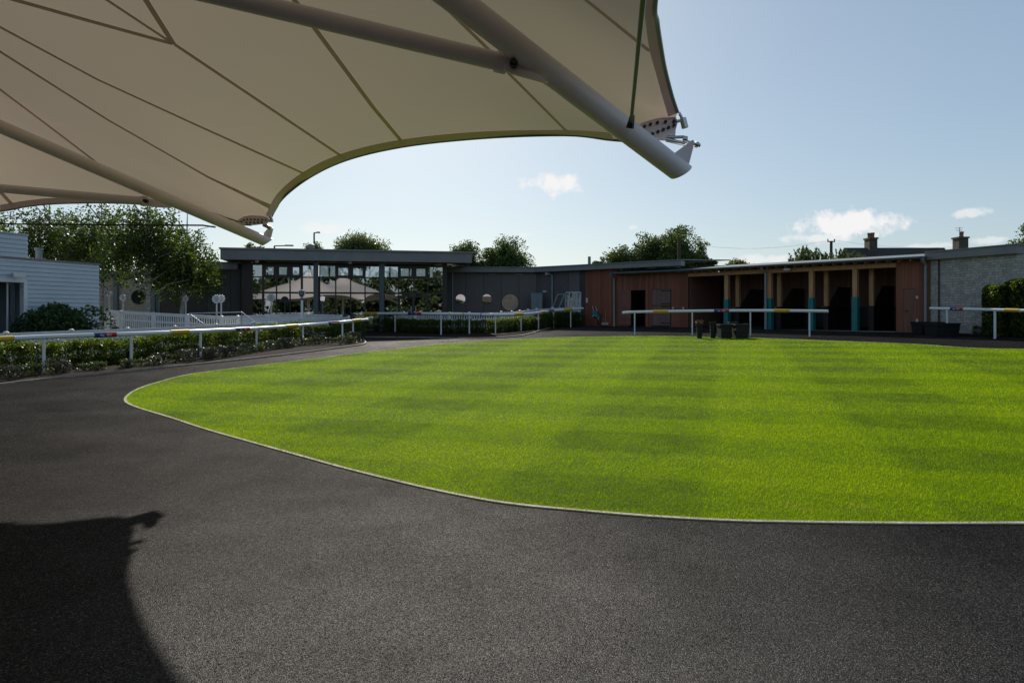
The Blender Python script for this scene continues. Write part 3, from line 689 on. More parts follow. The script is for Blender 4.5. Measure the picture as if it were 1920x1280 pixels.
# ================================================================== BUILDINGS
def clad_mat(name, col, width, dirv, rough=.6, amt=.35, groove=.07):
    m, nt, o = newmat(name)
    tc = nd(nt, 'ShaderNodeTexCoord'); dp = nd(nt, 'ShaderNodeVectorMath', operation='DOT_PRODUCT'); dp.inputs[1].default_value = dirv
    nt.links.new(tc.outputs['Object'], dp.inputs[0])
    sc = nd(nt, 'ShaderNodeMath', operation='MULTIPLY'); sc.inputs[1].default_value = 1./width; nt.links.new(dp.outputs['Value'], sc.inputs[0])
    fl = nd(nt, 'ShaderNodeMath', operation='FLOOR'); nt.links.new(sc.outputs[0], fl.inputs[0])
    fr = nd(nt, 'ShaderNodeMath', operation='FRACT'); nt.links.new(sc.outputs[0], fr.inputs[0])
    wn = nd(nt, 'ShaderNodeTexWhiteNoise', noise_dimensions='1D'); nt.links.new(fl.outputs[0], wn.inputs['W'])
    mp = nd(nt, 'ShaderNodeMapping'); mp.inputs['Scale'].default_value = (9, 9, .9); nt.links.new(tc.outputs['Object'], mp.inputs[0])
    nz = nd(nt, 'ShaderNodeTexNoise', Scale=1.2, Detail=7., Roughness=.65); nt.links.new(mp.outputs[0], nz.inputs['Vector'])
    ad = nd(nt, 'ShaderNodeMath', operation='ADD'); nt.links.new(wn.outputs[0], ad.inputs[0]); nt.links.new(nz.outputs['Fac'], ad.inputs[1])
    mr = nd(nt, 'ShaderNodeMapRange'); mr.inputs[1].default_value = .3; mr.inputs[2].default_value = 1.7; mr.inputs[3].default_value = 1-amt; mr.inputs[4].default_value = 1+amt; nt.links.new(ad.outputs[0], mr.inputs[0])
    gt = nd(nt, 'ShaderNodeMath', operation='GREATER_THAN'); gt.inputs[1].default_value = groove; nt.links.new(fr.outputs[0], gt.inputs[0])
    g2 = nd(nt, 'ShaderNodeMapRange'); g2.inputs[3].default_value = .35; nt.links.new(gt.outputs[0], g2.inputs[0])
    mu = nd(nt, 'ShaderNodeMath', operation='MULTIPLY'); nt.links.new(mr.outputs[0], mu.inputs[0]); nt.links.new(g2.outputs[0], mu.inputs[1])
    mx = nd(nt, 'ShaderNodeMix', data_type='RGBA', blend_type='MULTIPLY'); mx.inputs[0].default_value = 1.; mx.inputs[6].default_value = rgba(col); nt.links.new(mu.outputs[0], mx.inputs[7])
    b = nd(nt, 'ShaderNodeBsdfPrincipled', Roughness=rough); b.inputs['Specular IOR Level'].default_value = .35; nt.links.new(mx.outputs[2], b.inputs['Base Color'])
    bp = nd(nt, 'ShaderNodeBump', Strength=.5, Distance=.02); nt.links.new(gt.outputs[0], bp.inputs['Height']); nt.links.new(bp.outputs[0], b.inputs['Normal'])
    nt.links.new(b.outputs[0], o.inputs[0]); return m
M['dclad2'] = clad_mat('dark_wing_boards', (.055, .05, .05), 1.15, (1, -.2, 0), .6, .25, .03)
M['clad'] = clad_mat('red_brown_boards', (.235, .078, .042), .145, (.77, -.64, 0))
M['cladin'] = clad_mat('stall_boards', (.2, .1, .075), .145, (.7, -.72, 0))
M['dclad'] = clad_mat('dark_stained_boards', (.13, .118, .122), 1.15, (1, -.25, 0), .36, .22, .03)

def fbox(mb, fac, s0, s1, z0, z1, o0, o1):
    """box on a facade: o0 nearer the back, o1 nearer the viewer"""
    return mb.hexa([fac.p(s0, z0, o1), fac.p(s1, z0, o1), fac.p(s1, z0, o0), fac.p(s0, z0, o0),
                    fac.p(s0, z1, o1), fac.p(s1, z1, o1), fac.p(s1, z1, o0), fac.p(s0, z1, o0)])
# ---------------- glazed pavilion
fl_, fr_ = W(413, 465, 36.9), W(885, 472, 39.5)
pf = Fac(fl_, fr_)
pv = thing('glazed_pavilion', 'dark glazed pavilion with three tall window bays under a deep grey flat roof', 'building', (fl_.x, fl_.y, .6))
GO = -1.2; ZF = .55
sg = lambda px: pf.s(px, GO)
sL, sR = sg(455), sg(836)
k = MB(); fbox(k, pf, 0, pf.L, 4.59, 5.14, -.18, 0); fbox(k, pf, 0, .18, 4.59, 5.14, -9.5, -.183); fbox(k, pf, pf.L-.18, pf.L, 4.59, 5.14, -9.5, -.183)
k.build('roof_fascia', M['fascia'], pv)
k = MB(); fbox(k, pf, -.06, pf.L+.35, 5.143, 5.23, -9.6, .08); k.build('roof', M['fascia'], pv)
k = MB(); fbox(k, pf, .183, pf.L-.183, 4.60, 4.66, GO-.06, -.183); k.build('soffit', M['soffit'], pv)
k = MB(); fbox(k, pf, sg(453), sg(472.5), ZF-.4, 4.597, GO-.3, GO+.02); k.build('end_pier', M['frame'], pv)
k = MB(); fbox(k, pf, sg(831), sg(838), ZF-.4, 4.597, GO-.3, GO+.02); fbox(k, pf, sg(838)-.25, sg(838), ZF-.4, 5.12, -9.25, GO-.303); k.build('side_wall', M['darkwall'], pv)
# window bays
for bay in ([473, 493.5, 518.5, 544, 566, 589], [599.5, 629.5, 657.5, 684.5, 711.5], [720.5, 747, 776, 802, 830.5]):
    f = MB(); zt, z1, z2 = 4.48, 3.72, 2.84; ss = [sg(x) for x in bay]
    for i, s in enumerate(ss):
        w = .07 if 0 < i < len(ss)-1 else .06
        if len(bay) == 6 and i in (1, 4): w = .12
        fbox(f, pf, s-w/2, s+w/2, ZF, zt, GO-.05, GO+.05)
    for a, b in zip(ss[:-1], ss[1:]):
        for z, w in ((zt-.05, .1), (z1, .06), (z2, .1), (ZF+.12, .16)): fbox(f, pf, a+.036, b-.036, z-w/2, z+w/2, GO-.04, GO+.04)
    st = 1 if len(bay) == 5 else 1
    for i in range(st, st+2 if len(bay) == 5 else st+3):     # opening lights with thicker frames
        a, b = ss[i]+.037, ss[i+1]-.037
        fbox(f, pf, a, a+.11, z1+.031, zt-.101, GO-.03, GO+.06); fbox(f, pf, b-.11, b, z1+.031, zt-.101, GO-.03, GO+.06)
        fbox(f, pf, a+.11, b-.11, z1+.031, z1+.13, GO-.03, GO+.06); fbox(f, pf, a+.11, b-.11, zt-.2, zt-.101, GO-.03, GO+.06)
    fo = f.build('window_bay', M['frame'], pv)
    p = MB(); p.add([pf.p(ss[0], ZF, GO), pf.p(ss[-1], ZF, GO), pf.p(ss[-1], zt, GO), pf.p(ss[0], zt, GO)], [(0, 1, 2, 3)]); p.build('pane', M['glass'], fo)
# double door in the right bay
d = MB(); a, c, b = sg(747.5), sg(775), sg(801.5)
for x0, x1 in ((a, a+.09), (c-.08, c+.08), (b-.09, b)): fbox(d, pf, x0, x1, ZF, 2.72, GO+.045, GO+.1)
fbox(d, pf, a+.091, b-.091, 2.62, 2.72, GO+.045, GO+.098)
do = d.build('double_door', M['frame'], pv)
hd = MB(); hd.tube([pf.p(c-.14, 1.4, GO+.15), pf.p(c-.14, 2.1, GO+.15)], .02, 8); hd.tube([pf.p(c+.14, 1.4, GO+.15), pf.p(c+.14, 2.1, GO+.15)], .02, 8); hd.build('handle', M['steel'], do)
for px in (592.5, 716):
    s = pf.s(px, -.75); k = MB(); fbox(k, pf, s-.13, s+.13, ZF-.4, 4.597, -.88, -.62); k.build('column', M['bluecol'], pv)
for px in (482, 656.5):
    s = pf.s(px, -.5); k = MB(); fbox(k, pf, s-.09, s+.09, 4.47, 4.598, -.6, -.4); k.build('soffit_lamp', M['sign'], pv)
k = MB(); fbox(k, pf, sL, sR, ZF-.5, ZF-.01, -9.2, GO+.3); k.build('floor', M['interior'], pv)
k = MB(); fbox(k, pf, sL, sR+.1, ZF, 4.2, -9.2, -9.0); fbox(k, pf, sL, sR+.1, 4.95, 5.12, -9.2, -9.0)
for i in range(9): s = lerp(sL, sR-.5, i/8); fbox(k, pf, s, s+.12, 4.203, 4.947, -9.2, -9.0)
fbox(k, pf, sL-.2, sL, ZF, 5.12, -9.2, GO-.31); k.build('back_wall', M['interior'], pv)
# counter and a few tall tables inside
for i, px in enumerate((508, 530, 612, 640, 668, 760)):
    s = pf.s(px, -3); k = MB(); c = pf.p(s, ZF, -3-.6*(i % 3))
    k.lathe(c, [(.22, 0), (.22, .03), (.03, .05), (.03, 1.02), (.32, 1.04), (.32, 1.08), (.0, 1.081)], 16); o = k.build('bar_table', M['frame'], None, origin=c)
    tag(o, 'dark round bar table seen through the pavilion glass', 'table', 'bar tables inside the pavilion')
# flue and lamp on roof
c = pf.p(pf.s(583.5, -4), 5.23, -4); k = MB(); k.lathe(c, [(.13, 0), (.13, .42), (.22, .44), (.22, .62), (.1, .68)], 14); k.build('roof_flue', M['fascia'], pv)
# left wing
wo = -1.6; wa, wb = pf.s(300, wo), sg(453)-.002
wl = thing('side_wing', 'low dark clad wing with grey fascia at the left end of the pavilion', 'building', pf.p(wa, .4, wo))
k = MB(); fbox(k, pf, wa, wb, -.2, 4.12, wo-.25, wo); k.build('wall', M['dclad2'], wl)
k = MB(); fbox(k, pf, wa, wb-.2, 4.14, 4.46, wo-.3, wo+.5); k.build('roof_fascia', M['fascia'], wl)
k = MB(); fbox(k, pf, wa, wb, 4.463, 4.53, wo-7, wo+.56); k.build('roof', M['roofmetal'], wl)

# ---------------- porthole building (two facades)
c0, c1, c2 = W(838, 500, 44.3), W(1006, 500, 44.4), Vector((9.75, 38.1, 0))
f1, f2 = Fac(c0, c1), Fac(c1, c2)
pb = thing('porthole_building', 'long dark boarded building with round porthole windows and a grey fascia', 'building', (c1.x, c1.y, .8))
k = MB(); fbox(k, f1, -.5, f1.L+.2, .2, 4.318, -.25, 0); k.build('wall', M['dclad'], pb)
sd = f2.s(1098)
k = MB(); fbox(k, f2, .003, sd-.45, .2, 4.318, -.25, 0); k.build('wall', M['dclad'], pb)
k = MB(); fbox(k, f2, sd-.449, sd-.001, .2, 4.318, -.25, .004); k.build('wall', M['darkwall2'], pb)
s_red_end = f2.s(1157)
k = MB(); fbox(k, f2, sd, s_red_end, .2, 4.318, -.25, .02); q = k.build('wall', M['clad'], pb); q['label'] = 'red brown vertically boarded wall'
k = MB(); se = f2.s(1277, .4)
A = [f1.p(-.3, 0, .4), None, f2.p(se, 0, .4)]
# mitred fascia: intersection of the two offset lines
def isect(fa, fb, off):
    p, r = fa.a+fa.n*off, fa.u; q, s = fb.a+fb.n*off, fb.u
    t = ((q.x-p.x)*s.y-(q.y-p.y)*s.x)/(r.x*s.y-r.y*s.x); return p+r*t
def eaves(mb, off0, off1, z0, z1, send):
    i0, i1 = isect(f1, f2, off0), isect(f1, f2, off1)
    P0 = [f1.p(-.3, 0, off0), Vector((i0.x, i0.y, 0)), f2.p(send, 0, off0)]; P1 = [f1.p(-.3, 0, off1), Vector((i1.x, i1.y, 0)), f2.p(send, 0, off1)]
    for i in (0, 1):
        a, b, c, d = P1[i], P1[i+1], P0[i+1], P0[i]
        mb.hexa([Vector((v.x, v.y, z0)) for v in (a, b, c, d)]+[Vector((v.x, v.y, z1)) for v in (a, b, c, d)])
eaves(k, -.1, .45, 4.32, 4.60, se); k.build('roof_fascia', M['fascia'], pb)
k = MB()
i0, i1 = isect(f1, f2, .5), isect(f1, f2, -7)
P1 = [f1.p(-.6, 4.603, .5), Vector((i0.x, i0.y, 4.603)), f2.p(se+.05, 4.603, .5)]; P0 = [f1.p(-.6, 5.05, -7), Vector((i1.x, i1.y, 5.05)), f2.p(se+.05, 5.05, -7)]
for i in (0, 1):
    up = Vector((0, 0, .06)); k.hexa([P1[i], P1[i+1], P0[i+1], P0[i], P1[i]+up, P1[i+1]+up, P0[i+1]+up, P0[i]+up])
k.build('roof', M['roofmetal'], pb)
def porthole(px, py, rx, gm, lab=None):
    c = f1.w(px, py, .012); r = rx/F*c.y
    k = MB(); ring = []; n = 40
    for i in range(n):
        a = 2*math.pi*i/n; q = c+Vector((f1.u.x*math.cos(a)*r, f1.u.y*math.cos(a)*r, math.sin(a)*r)); ring.append(q)
    off = Vector((f1.n.x, f1.n.y, 0))*.012
    pts = []
    outer = [c+(q-c)*1.07 for q in ring]
    vs = [q-off for q in outer]+[q+off for q in outer]+[q+off for q in ring]+[q for q in ring]
    fs = [(j*n+i, j*n+(i+1) % n, (j+1)*n+(i+1) % n, (j+1)*n+i) for j in range(3) for i in range(n)]
    k.add(vs, fs); fo = k.build('porthole_window', M['frame'], pb)
    if lab: fo['label'] = lab
    k = MB(); k.add(ring, [tuple(range(n))]); k.build('pane', gm, fo)
porthole(863.5, 560.6, 9, M['glass2']); porthole(912.8, 560.5, 9.1, M['glass2']); porthole(956.6, 566.8, 15.6, M['tan'], 'largest round window, with a tan reflection painted on its matt pane')
for px in (848,):
    s = f1.s(px, .06); k = MB(); k.tube([f1.p(s, .6, .08), f1.p(s, 4.3, .08)], .045, 8); k.build('downpipe', M['pipe_grey'], pb, True)
s = f2.s(1035.5, .08); k = MB(); k.tube([f2.p(s, .6, .1), f2.p(s, 4.1, .1), f2.p(s-.25, 4.28, .3)], .055, 8); k.build('downpipe', M['pipe_grey'], pb, True)
for px in (922, 972):
    k = MB(); c = f1.w(px, 514, .06); k.box(c, (.5, .1, .06)); k.build('wall_lamp', M['fascia'], pb)
k = MB(); c = f2.w(1026, 513, .2); k.box(c, (.26, .12, .14), .3); k.bar(c+Vector((.1, 0, .0)), c+Vector((.3, .2, .02)), .05); k.build('floodlight', M['sign'], pb)
k = MB(); c = f2.w(1100.6, 563, .05); k.box(c, (.12, .06, .3), -.65); k.build('intercom_box', M['sign'], pb)
a, b = f2.s(1061.5), f2.s(1089)
k = MB(); z0, z1 = 1.2, f2.z(1075, 549)
for i in range(5): s = lerp(a, b, i/4); fbox(k, f2, s-.035, s+.035, z0, z1, .004, .05)
fbox(k, f2, a, b, z1, z1+.07, .004, .05); fbox(k, f2, a, b, z1-.5, z1-.44, .004, .045)
fo = k.build('window', M['sign'], pb)
k = MB(); k.add([f2.p(a, z0, .02), f2.p(b, z0, .02), f2.p(b, z1, .02), f2.p(a, z1, .02)], [(0, 1, 2, 3)]); k.build('pane', M['glass3'], fo)
k = MB(); k.add([f2.p(lerp(a, b, .55), z0, .012), f2.p(b, z0, .012), f2.p(b, z1, .012), f2.p(lerp(a, b, .55), z1, .012)], [(0, 1, 2, 3)]); k.build('blind', M['sign'], fo)
# cabinet, sign and rack at the corner
a, b = f2.w(996.5, 578, .9), f2.w(1017.5, 578, .55); g = lerp(a, b, .5); gz = h(g.x, g.y); zt = W(1007, 550.5, g.y).z
t = thing('utility_cabinet', 'tall grey metal cabinet at the inner corner of the dark building', 'cabinet', (g.x, g.y, gz))
wd = (b-a).length; k = MB(); k.box((g.x, g.y, (gz+zt)/2), (wd, .5, zt-gz), math.atan2((b-a).y, (b-a).x)); k.box((g.x, g.y, zt+.02), (wd+.06, .56, .04), math.atan2((b-a).y, (b-a).x)); k.build('cabinet_body', M['cabinet'], t)
k = MB(); q = g+Vector((-.02, -.27, 0)); k.box((q.x, q.y, (gz+zt)/2), (.012, .02, zt-gz-.2)); k.box((q.x+.08, q.y, (gz+zt)/2), (.03, .03, .15)); k.build('door_seam', M['fascia'], t)
c = f2.w(1021, 546.3, .03); k = MB(); k.box(c, (.26, .02, .12), -.65); o = k.build('wall_sign', M['sign'], None, origin=c); tag(o, 'small white sign plate on the dark wall above the grey cabinet', 'sign')
t = thing('metal_rack', 'grey metal frame with two slanted bars standing by the dark wall', 'frame', f2.w(1047, 600, .8))
for x0, x1 in ((1036, 1045.6), (1048, 1058)):
    k = MB(); b0 = f2.w(x0, 577, 1.0); k.tube([Vector((b0.x, b0.y, b0.z-.9))+Vector((-.12, 0, 0)), b0, f2.w(x1, 552, .7)], .035, 8); k.build('slanted_bar', M['pipe_grey'], t, True)
k = MB(); k.tube([f2.w(1045.6, 552, .7), f2.w(1062, 551.5, .7)], .035, 8); k.build('top_bar', M['pipe_grey'], t, True)
k = MB(); b0 = f2.w(1059.5, 552, .7); k.tube([b0, Vector((b0.x, b0.y, .9))], .03, 8); k.build('upright', M['pipe_grey'], t, True)

# ---------------- stable block with open stalls
p0 = Vector((9.8, 38.0, 0)); p1 = Vector((G(1745, 624.3).x, G(1745, 624.3).y, 0))
fs_ = Fac(p0, p1)
fa_ = Fac(f2.p(s_red_end, 0), p0)
sb = thing('stable_block', 'red brown boarded stable block with open stalls under a long grey gutter', 'building', (p0.x, p0.y, .9))
ZS = .80
def wall_open(name, fac, s0, s1, z0, z1, o0, o1, ops, m):
    """wall with rectangular openings (sa, sb, ztop)"""
    k = MB(); x = s0
    for a, b, zt in ops:
        fbox(k, fac, x, a, z0, z1, o0, o1); fbox(k, fac, a, b, zt, z1, o0, o1); x = b
    fbox(k, fac, x, s1, z0, z1, o0, o1); return k.build(name, m, sb)
oa, ob_ = fa_.s(1185), fa_.s(1210); da, db = fa_.s(1221.5), fa_.s(1257.5); ztop = fa_.z(1240, 542)
wall_open('wall', fa_, .0, fa_.L, .3, 3.98, -.2, 0, [(oa-.25, ob_, fa_.z(1200, 544)), (da, db, ztop)], M['clad'])
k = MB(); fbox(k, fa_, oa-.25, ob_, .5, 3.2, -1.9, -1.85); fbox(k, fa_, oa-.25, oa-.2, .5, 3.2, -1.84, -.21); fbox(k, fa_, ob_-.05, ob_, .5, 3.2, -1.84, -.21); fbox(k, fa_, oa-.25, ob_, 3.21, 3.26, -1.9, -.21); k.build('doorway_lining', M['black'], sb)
# open stable door folded back on the wall
k = MB(); a, b = fa_.s(1161), fa_.s(1184); fbox(k, fa_, a, b, .98, fa_.z(1170, 545), .03, .09)
for z in (1.3, 2.0, 2.9): fbox(k, fa_, a, b, z, z+.1, .092, .11)
o = k.build('door', M['red2'], sb); o['label'] = 'red brown stable door folded open against the wall'
k = MB(); fbox(k, fa_, da+.02, db-.02, .98, 2.1, -.08, -.02); fbox(k, fa_, da+.02, db-.02, 2.13, ztop-.02, -.08, -.02); fbox(k, fa_, da-.1, db+.1, .9, ztop+.1, -.26, -.21); o = k.build('door', M['door'], sb); o['label'] = 'closed grey brown split stable door'
k = MB()
for z in (1.1, 2.02, 2.2, ztop-.12): fbox(k, fa_, lerp(da, db, .5), db-.03, z, z+.05, -.019, 0)
fbox(k, fa_, db-.02, db+.03, .98, ztop, -.018, .015); k.build('hinge', M['boltm'], o)
for px in (1262, 1281):
    k = MB(); c = fa_.w(px, 578, .05); k.lathe(c, [(.05, -.05), (.06, 0), (.05, .06), (.01, .08)], 10); k.build('door_hook', M['sign'], sb)
# posts, partitions, stall interior
outer = [1361, 1441.5, 1520, 1602]; inner = [1384, 1462, 1550, 1635]
s_st0, s_st1, s_end = .05, fs_.s(1680), fs_.L
for px in outer:
    s = fs_.s(px); w = .2
    k = MB(); fbox(k, fs_, s-w/2, s+w/2, ZS, 3.70, -.26, -.02); po = k.build('timber_post', M['timber'], sb)
    k = MB(); fbox(k, fs_, s-w/2-.025, s+w/2+.025, ZS+.05, 2.42, -.285, .005); k.build('padding', M['teal'], po)
for px in inner:
    s = fs_.s(px, -.9); w = .19
    k = MB(); fbox(k, fs_, s-w/2, s+w/2, ZS, 3.75, -1.0, -.8); po = k.build('timber_post', M['timber'], sb)
    k = MB(); fbox(k, fs_, s-w/2-.02, s+w/2+.02, ZS, 2.02, -1.02, -.78); k.build('rubber_sleeve', M['black'], po)
for px in inner[:4]:
    s = fs_.s(px, -.9); e0, e1 = -1.02, -3.6
    k = MB(); fbox(k, fs_, s-.03, s+.03, ZS, 2.0, e1, e0); k.build('kick_board', M['black'], sb)
    k = MB(); ring = [fs_.p(s-.03, 2.003, e0), fs_.p(s-.03, 2.003, e1), fs_.p(s-.03, 3.0, e1), fs_.p(s-.03, 3.0, -2.3)]
    k.prism(ring, Vector((fs_.u.x, fs_.u.y, 0))*.06); k.build('partition', M['darkwall'], sb)
k = MB(); fbox(k, fs_, -.2, fs_.L, ZS-.4, 2.0, -3.8, -3.62); k.build('kick_board', M['black'], sb)
k = MB(); fbox(k, fs_, -.2, fs_.L, 2.003, 4.4, -3.8, -3.63); k.build('back_wall', M['cladin'], sb)
k = MB(); fbox(k, fs_, -.35, .04, ZS, 4.0, -3.6, -.21); k.build('side_wall', M['cladin'], sb)
k = MB(); fbox(k, fs_, s_st1, s_st1+.1, ZS, 4.0, -3.6, -.21); k.build('side_wall', M['cladin'], sb)
k = MB(); fbox(k, fs_, .0, s_st1, ZS-.5, ZS+.06, -3.6, .12); k.build('stall_floor', M['paving'], sb)
da, db = fs_.s(1692.5), fs_.s(1720.5); zt = fs_.z(1706, 541)
wall_open('wall', fs_, s_st1, fs_.L-.05, .3, 3.98, -.2, 0, [(da, db, zt)], M['clad'])
k = MB(); fbox(k, fs_, da+.015, db-.015, .75, zt-.02, -.07, -.015); o = k.build('door', M['red2'], sb); o['label'] = 'closed red brown boarded door at the right end'
k = MB()
for z in (1.3, 2.3): fbox(k, fs_, db-.06, db+.02, z, z+.12, -.014, .01)
k.build('hinge', M['sign'], o)
k = MB(); fbox(k, fs_, da+.1, da+.2, 1.75, 1.8, -.014, .05); k.build('handle', M['boltm'], o)
k = MB(); fbox(k, fs_, .0, s_st1, 3.703, 3.9, -.28, .0); k.build('timber_beam', M['timber'], sb)
k = MB()
for i in range(26):
    s = .2+i*(fs_.L-.4)/25; fbox(k, fs_, s-.025, s+.025, 3.903, 4.0, -.3, .42)
for i in range(9):
    s = .2+i*(fa_.L-.4)/8; fbox(k, fa_, s-.025, s+.025, 3.983, 4.0, -.3, .42)
k.build('rafter_ends', M['timber'], sb)
# roof slab with mitre, gutter
def two(fa, fb, off, sa, sb2, z):
    i = isect(fa, fb, off); return [fa.p(sa, z, off), Vector((i.x, i.y, z)), fb.p(sb2, z, off)]
k = MB(); A, B = two(fa_, fs_, .5, -.05, fs_.L-.1, 4.02), two(fa_, fs_, -6, -.05, fs_.L-.1, 4.62); up = Vector((0, 0, .07))
for i in (0, 1): k.hexa([A[i], A[i+1], B[i+1], B[i], A[i]+up, A[i+1]+up, B[i+1]+up, B[i]+up])
k.build('roof', M['roofmetal'], sb)
gl = two(fa_, fs_, .58, -.1, fs_.L-.15, 4.03)
k = MB(); k.tube(gl, .06, 12); k.build('gutter', M['gutter'], sb, True)
for fac, px in ((fa_, 1151.5), (fs_, 1435.5), (fs_, 1735.5)):
    s = fac.s(px, .1); k = MB(); k.tube([fac.p(s, .8, .1), fac.p(s, 3.72, .1), fac.p(s, 3.9, .5), fac.p(s, 4.0, .56)], .062, 10); k.build('downpipe', M['pipe_grey'], sb, True)
k = MB(); c = fs_.w(1476, 505, .3); k.box(c, (.3, .12, .1), -.7); k.build('floodlight', M['sign'], sb)

# ---------------- stone end building
q0, q1 = Vector((fs_.p(fs_.L, 0).x+.0, fs_.p(fs_.L, 0).y, 0)), W(1906, 500, 26.)
ft = Fac(q0, q1)
sw = thing('stone_building', 'pale rubble stone building end with a thick dark fascia, right of the stalls', 'building', (q0.x, q0.y, .85))
k = MB(); fbox(k, ft, .0, ft.L, .2, 3.93, -.4, 0); fbox(k, ft, ft.L-.4, ft.L, .2, 3.93, -7, -.403); k.build('wall', M['stone'], sw)
k = MB(); fbox(k, ft, -.12, ft.L+.1, 3.935, 4.25, -.3, .22); k.build('roof_fascia', M['fascia'], sw)
k = MB(); fbox(k, ft, -.1, ft.L+.15, 4.253, 4.3, -6, .26); k.build('roof', M['fascia'], sw)
s = ft.s(1760.5, .04); k = MB(); k.tube([ft.p(s, .8, .05), ft.p(s, 3.93, .05)], .028, 8); k.build('downpipe', M['boltm'], sw, True)

# ---------------- white weatherboarded building at the left
w0, w1 = W(-160, 480, 21.), W(185, 500, 27.)
w0 = W(0, 480, 23.4)+(W(0, 480, 23.4)-w1)*1.2
fw = Fac(w0, w1)
wb_ = thing('weatherboard_building', 'white weatherboarded building with a flat roof and an upper box, left of the birches', 'building', (w1.x, w1.y, .1))
def siding(name, s0, s1, z0, z1, off=0., ops=(), parent=wb_):
    k = MB(); bh = .155; z = z0
    while z < z1-.001:
        zt = min(z+bh, z1); segs = [(s0, s1)]
        for a, b, t in ops:
            if z < t-.02: segs = [q for x, y in segs for q in ((x, min(y, a)), (max(x, b), y)) if q[1]-q[0] > .01]
        for x, y in segs:
            k.hexa([fw.p(x, z, off+.04), fw.p(y, z, off+.04), fw.p(y, z, off-.15), fw.p(x, z, off-.15), fw.p(x, zt, off+.006), fw.p(y, zt, off+.006), fw.p(y, zt, off-.15), fw.p(x, zt, off-.15)])
        z = zt
    return k.build(name, M['siding'], parent)
zr = fw.z(100, 490.5); dA, dB, dT = fw.s(-60), fw.s(43), fw.z(20, 529)
siding('wall', 0, fw.L, -.1, zr, 0, [(dA, dB, dT)])
k = MB(); fbox(k, fw, -.1, fw.L+.03, zr+.002, zr+.06, -6, .06); k.build('roof', M['fascia'], wb_)
su = fw.s(52); siding('upper_wall', 0, su, zr+.062, fw.z(30, 439), -.02)
k = MB(); fbox(k, fw, su-.12, su, zr+.062, fw.z(30, 439), -5, -.175); fbox(k, fw, 0, su+.02, fw.z(30, 439)+.002, fw.z(30, 439)+.04, -5, .02); k.build('upper_roof', M['siding'], wb_)
k = MB(); fbox(k, fw, fw.L-.15, fw.L, -.1, zr, -6, -.153); k.build('side_wall', M['siding'], wb_)
k = MB(); fbox(k, fw, dB, dB+.13, -.1, dT+.12, -.1, .05); fbox(k, fw, dA-.13, dA, -.1, dT+.12, -.1, .05); fbox(k, fw, dA, dB, dT, dT+.12, -.1, .049); dfr = k.build('door_frame', M['white_wood'], wb_)
k = MB(); fbox(k, fw, dA-.3, dB+.6, -.1, 3.2, -2.4, -2.3); fbox(k, fw, dB+.5, dB+.6, -.1, 3.2, -2.29, -.16); fbox(k, fw, dA-.3, dB+.6, 3.0, 3.1, -2.29, -.16); k.build('porch_lining', M['cabinet'], wb_)
k = MB(); s = fw.s(24.5); fbox(k, fw, s-.02, s+.02, 0, dT-.002, -.3, -.26); fo = k.build('glass_door', M['sign'], wb_)
k = MB(); k.add([fw.p(s+.02, 0, -.28), fw.p(dB, 0, -.28), fw.p(dB, dT, -.28), fw.p(s+.02, dT, -.28)], [(0, 1, 2, 3)]); k.build('pane', M['glass3'], fo)
a, b = fw.s(6, -2.2), fw.s(21, -2.2); k = MB(); fbox(k, fw, a, b, fw.z(12, 597, -2.2), fw.z(12, 553, -2.2), -2.29, -2.26)
po = k.build('poster', M['field'], None, origin=fw.p(a, .5, -2.27)); tag(po, 'tall green and dark poster inside the white building doorway', 'poster')
k = MB(); k.add([fw.p(lerp(a, b, x), lerp(fw.z(12, 597, -2.2), fw.z(12, 553, -2.2), z), -2.255) for x, z in ((.35, .15), (.6, .12), (.9, .7), (.55, .98), (.3, .8), (.45, .5))], [(0, 1, 2, 3, 4, 5)]); k.build('printed_shape', M['black'], po)
k = MB(); k.add([fw.p(lerp(a, b, x), lerp(fw.z(12, 597, -2.2), fw.z(12, 553, -2.2), z), -2.254) for x, z in ((.2, .5), (.42, .35), (.46, .82), (.25, .85))], [(0, 1, 2, 3)]); k.build('printed_shape', M['sign'], po)
c = fw.w(34, 516, .3); k = MB(); k.box(c, (.16, .42, .14), math.atan2(fw.u.y, fw.u.x)-math.pi/2); o = k.build('wall_lamp', M['steel'], wb_); k = MB(); k.bar(fw.w(22, 514.5, .0), fw.w(29, 515, .28), .06); k.build('lamp_bracket', M['sign'], o)
a = fw.w(41, 592, .3); b = fw.w(29, 623, .5); k = MB(); k.tube([a, b], .045, 8); o = k.build('leaning_pole', M['boltm'], None, origin=b); tag(o, 'black pole slanting beside the doorway of the white building', 'pole')
c = fw.w(73, 484, -1.0); k = MB(); k.lathe((c.x, c.y, zr+.05), [(.11, 0), (.11, .42), (.15, .44), (.15, .5)], 12); k.build('roof_vent', M['galv'], wb_)

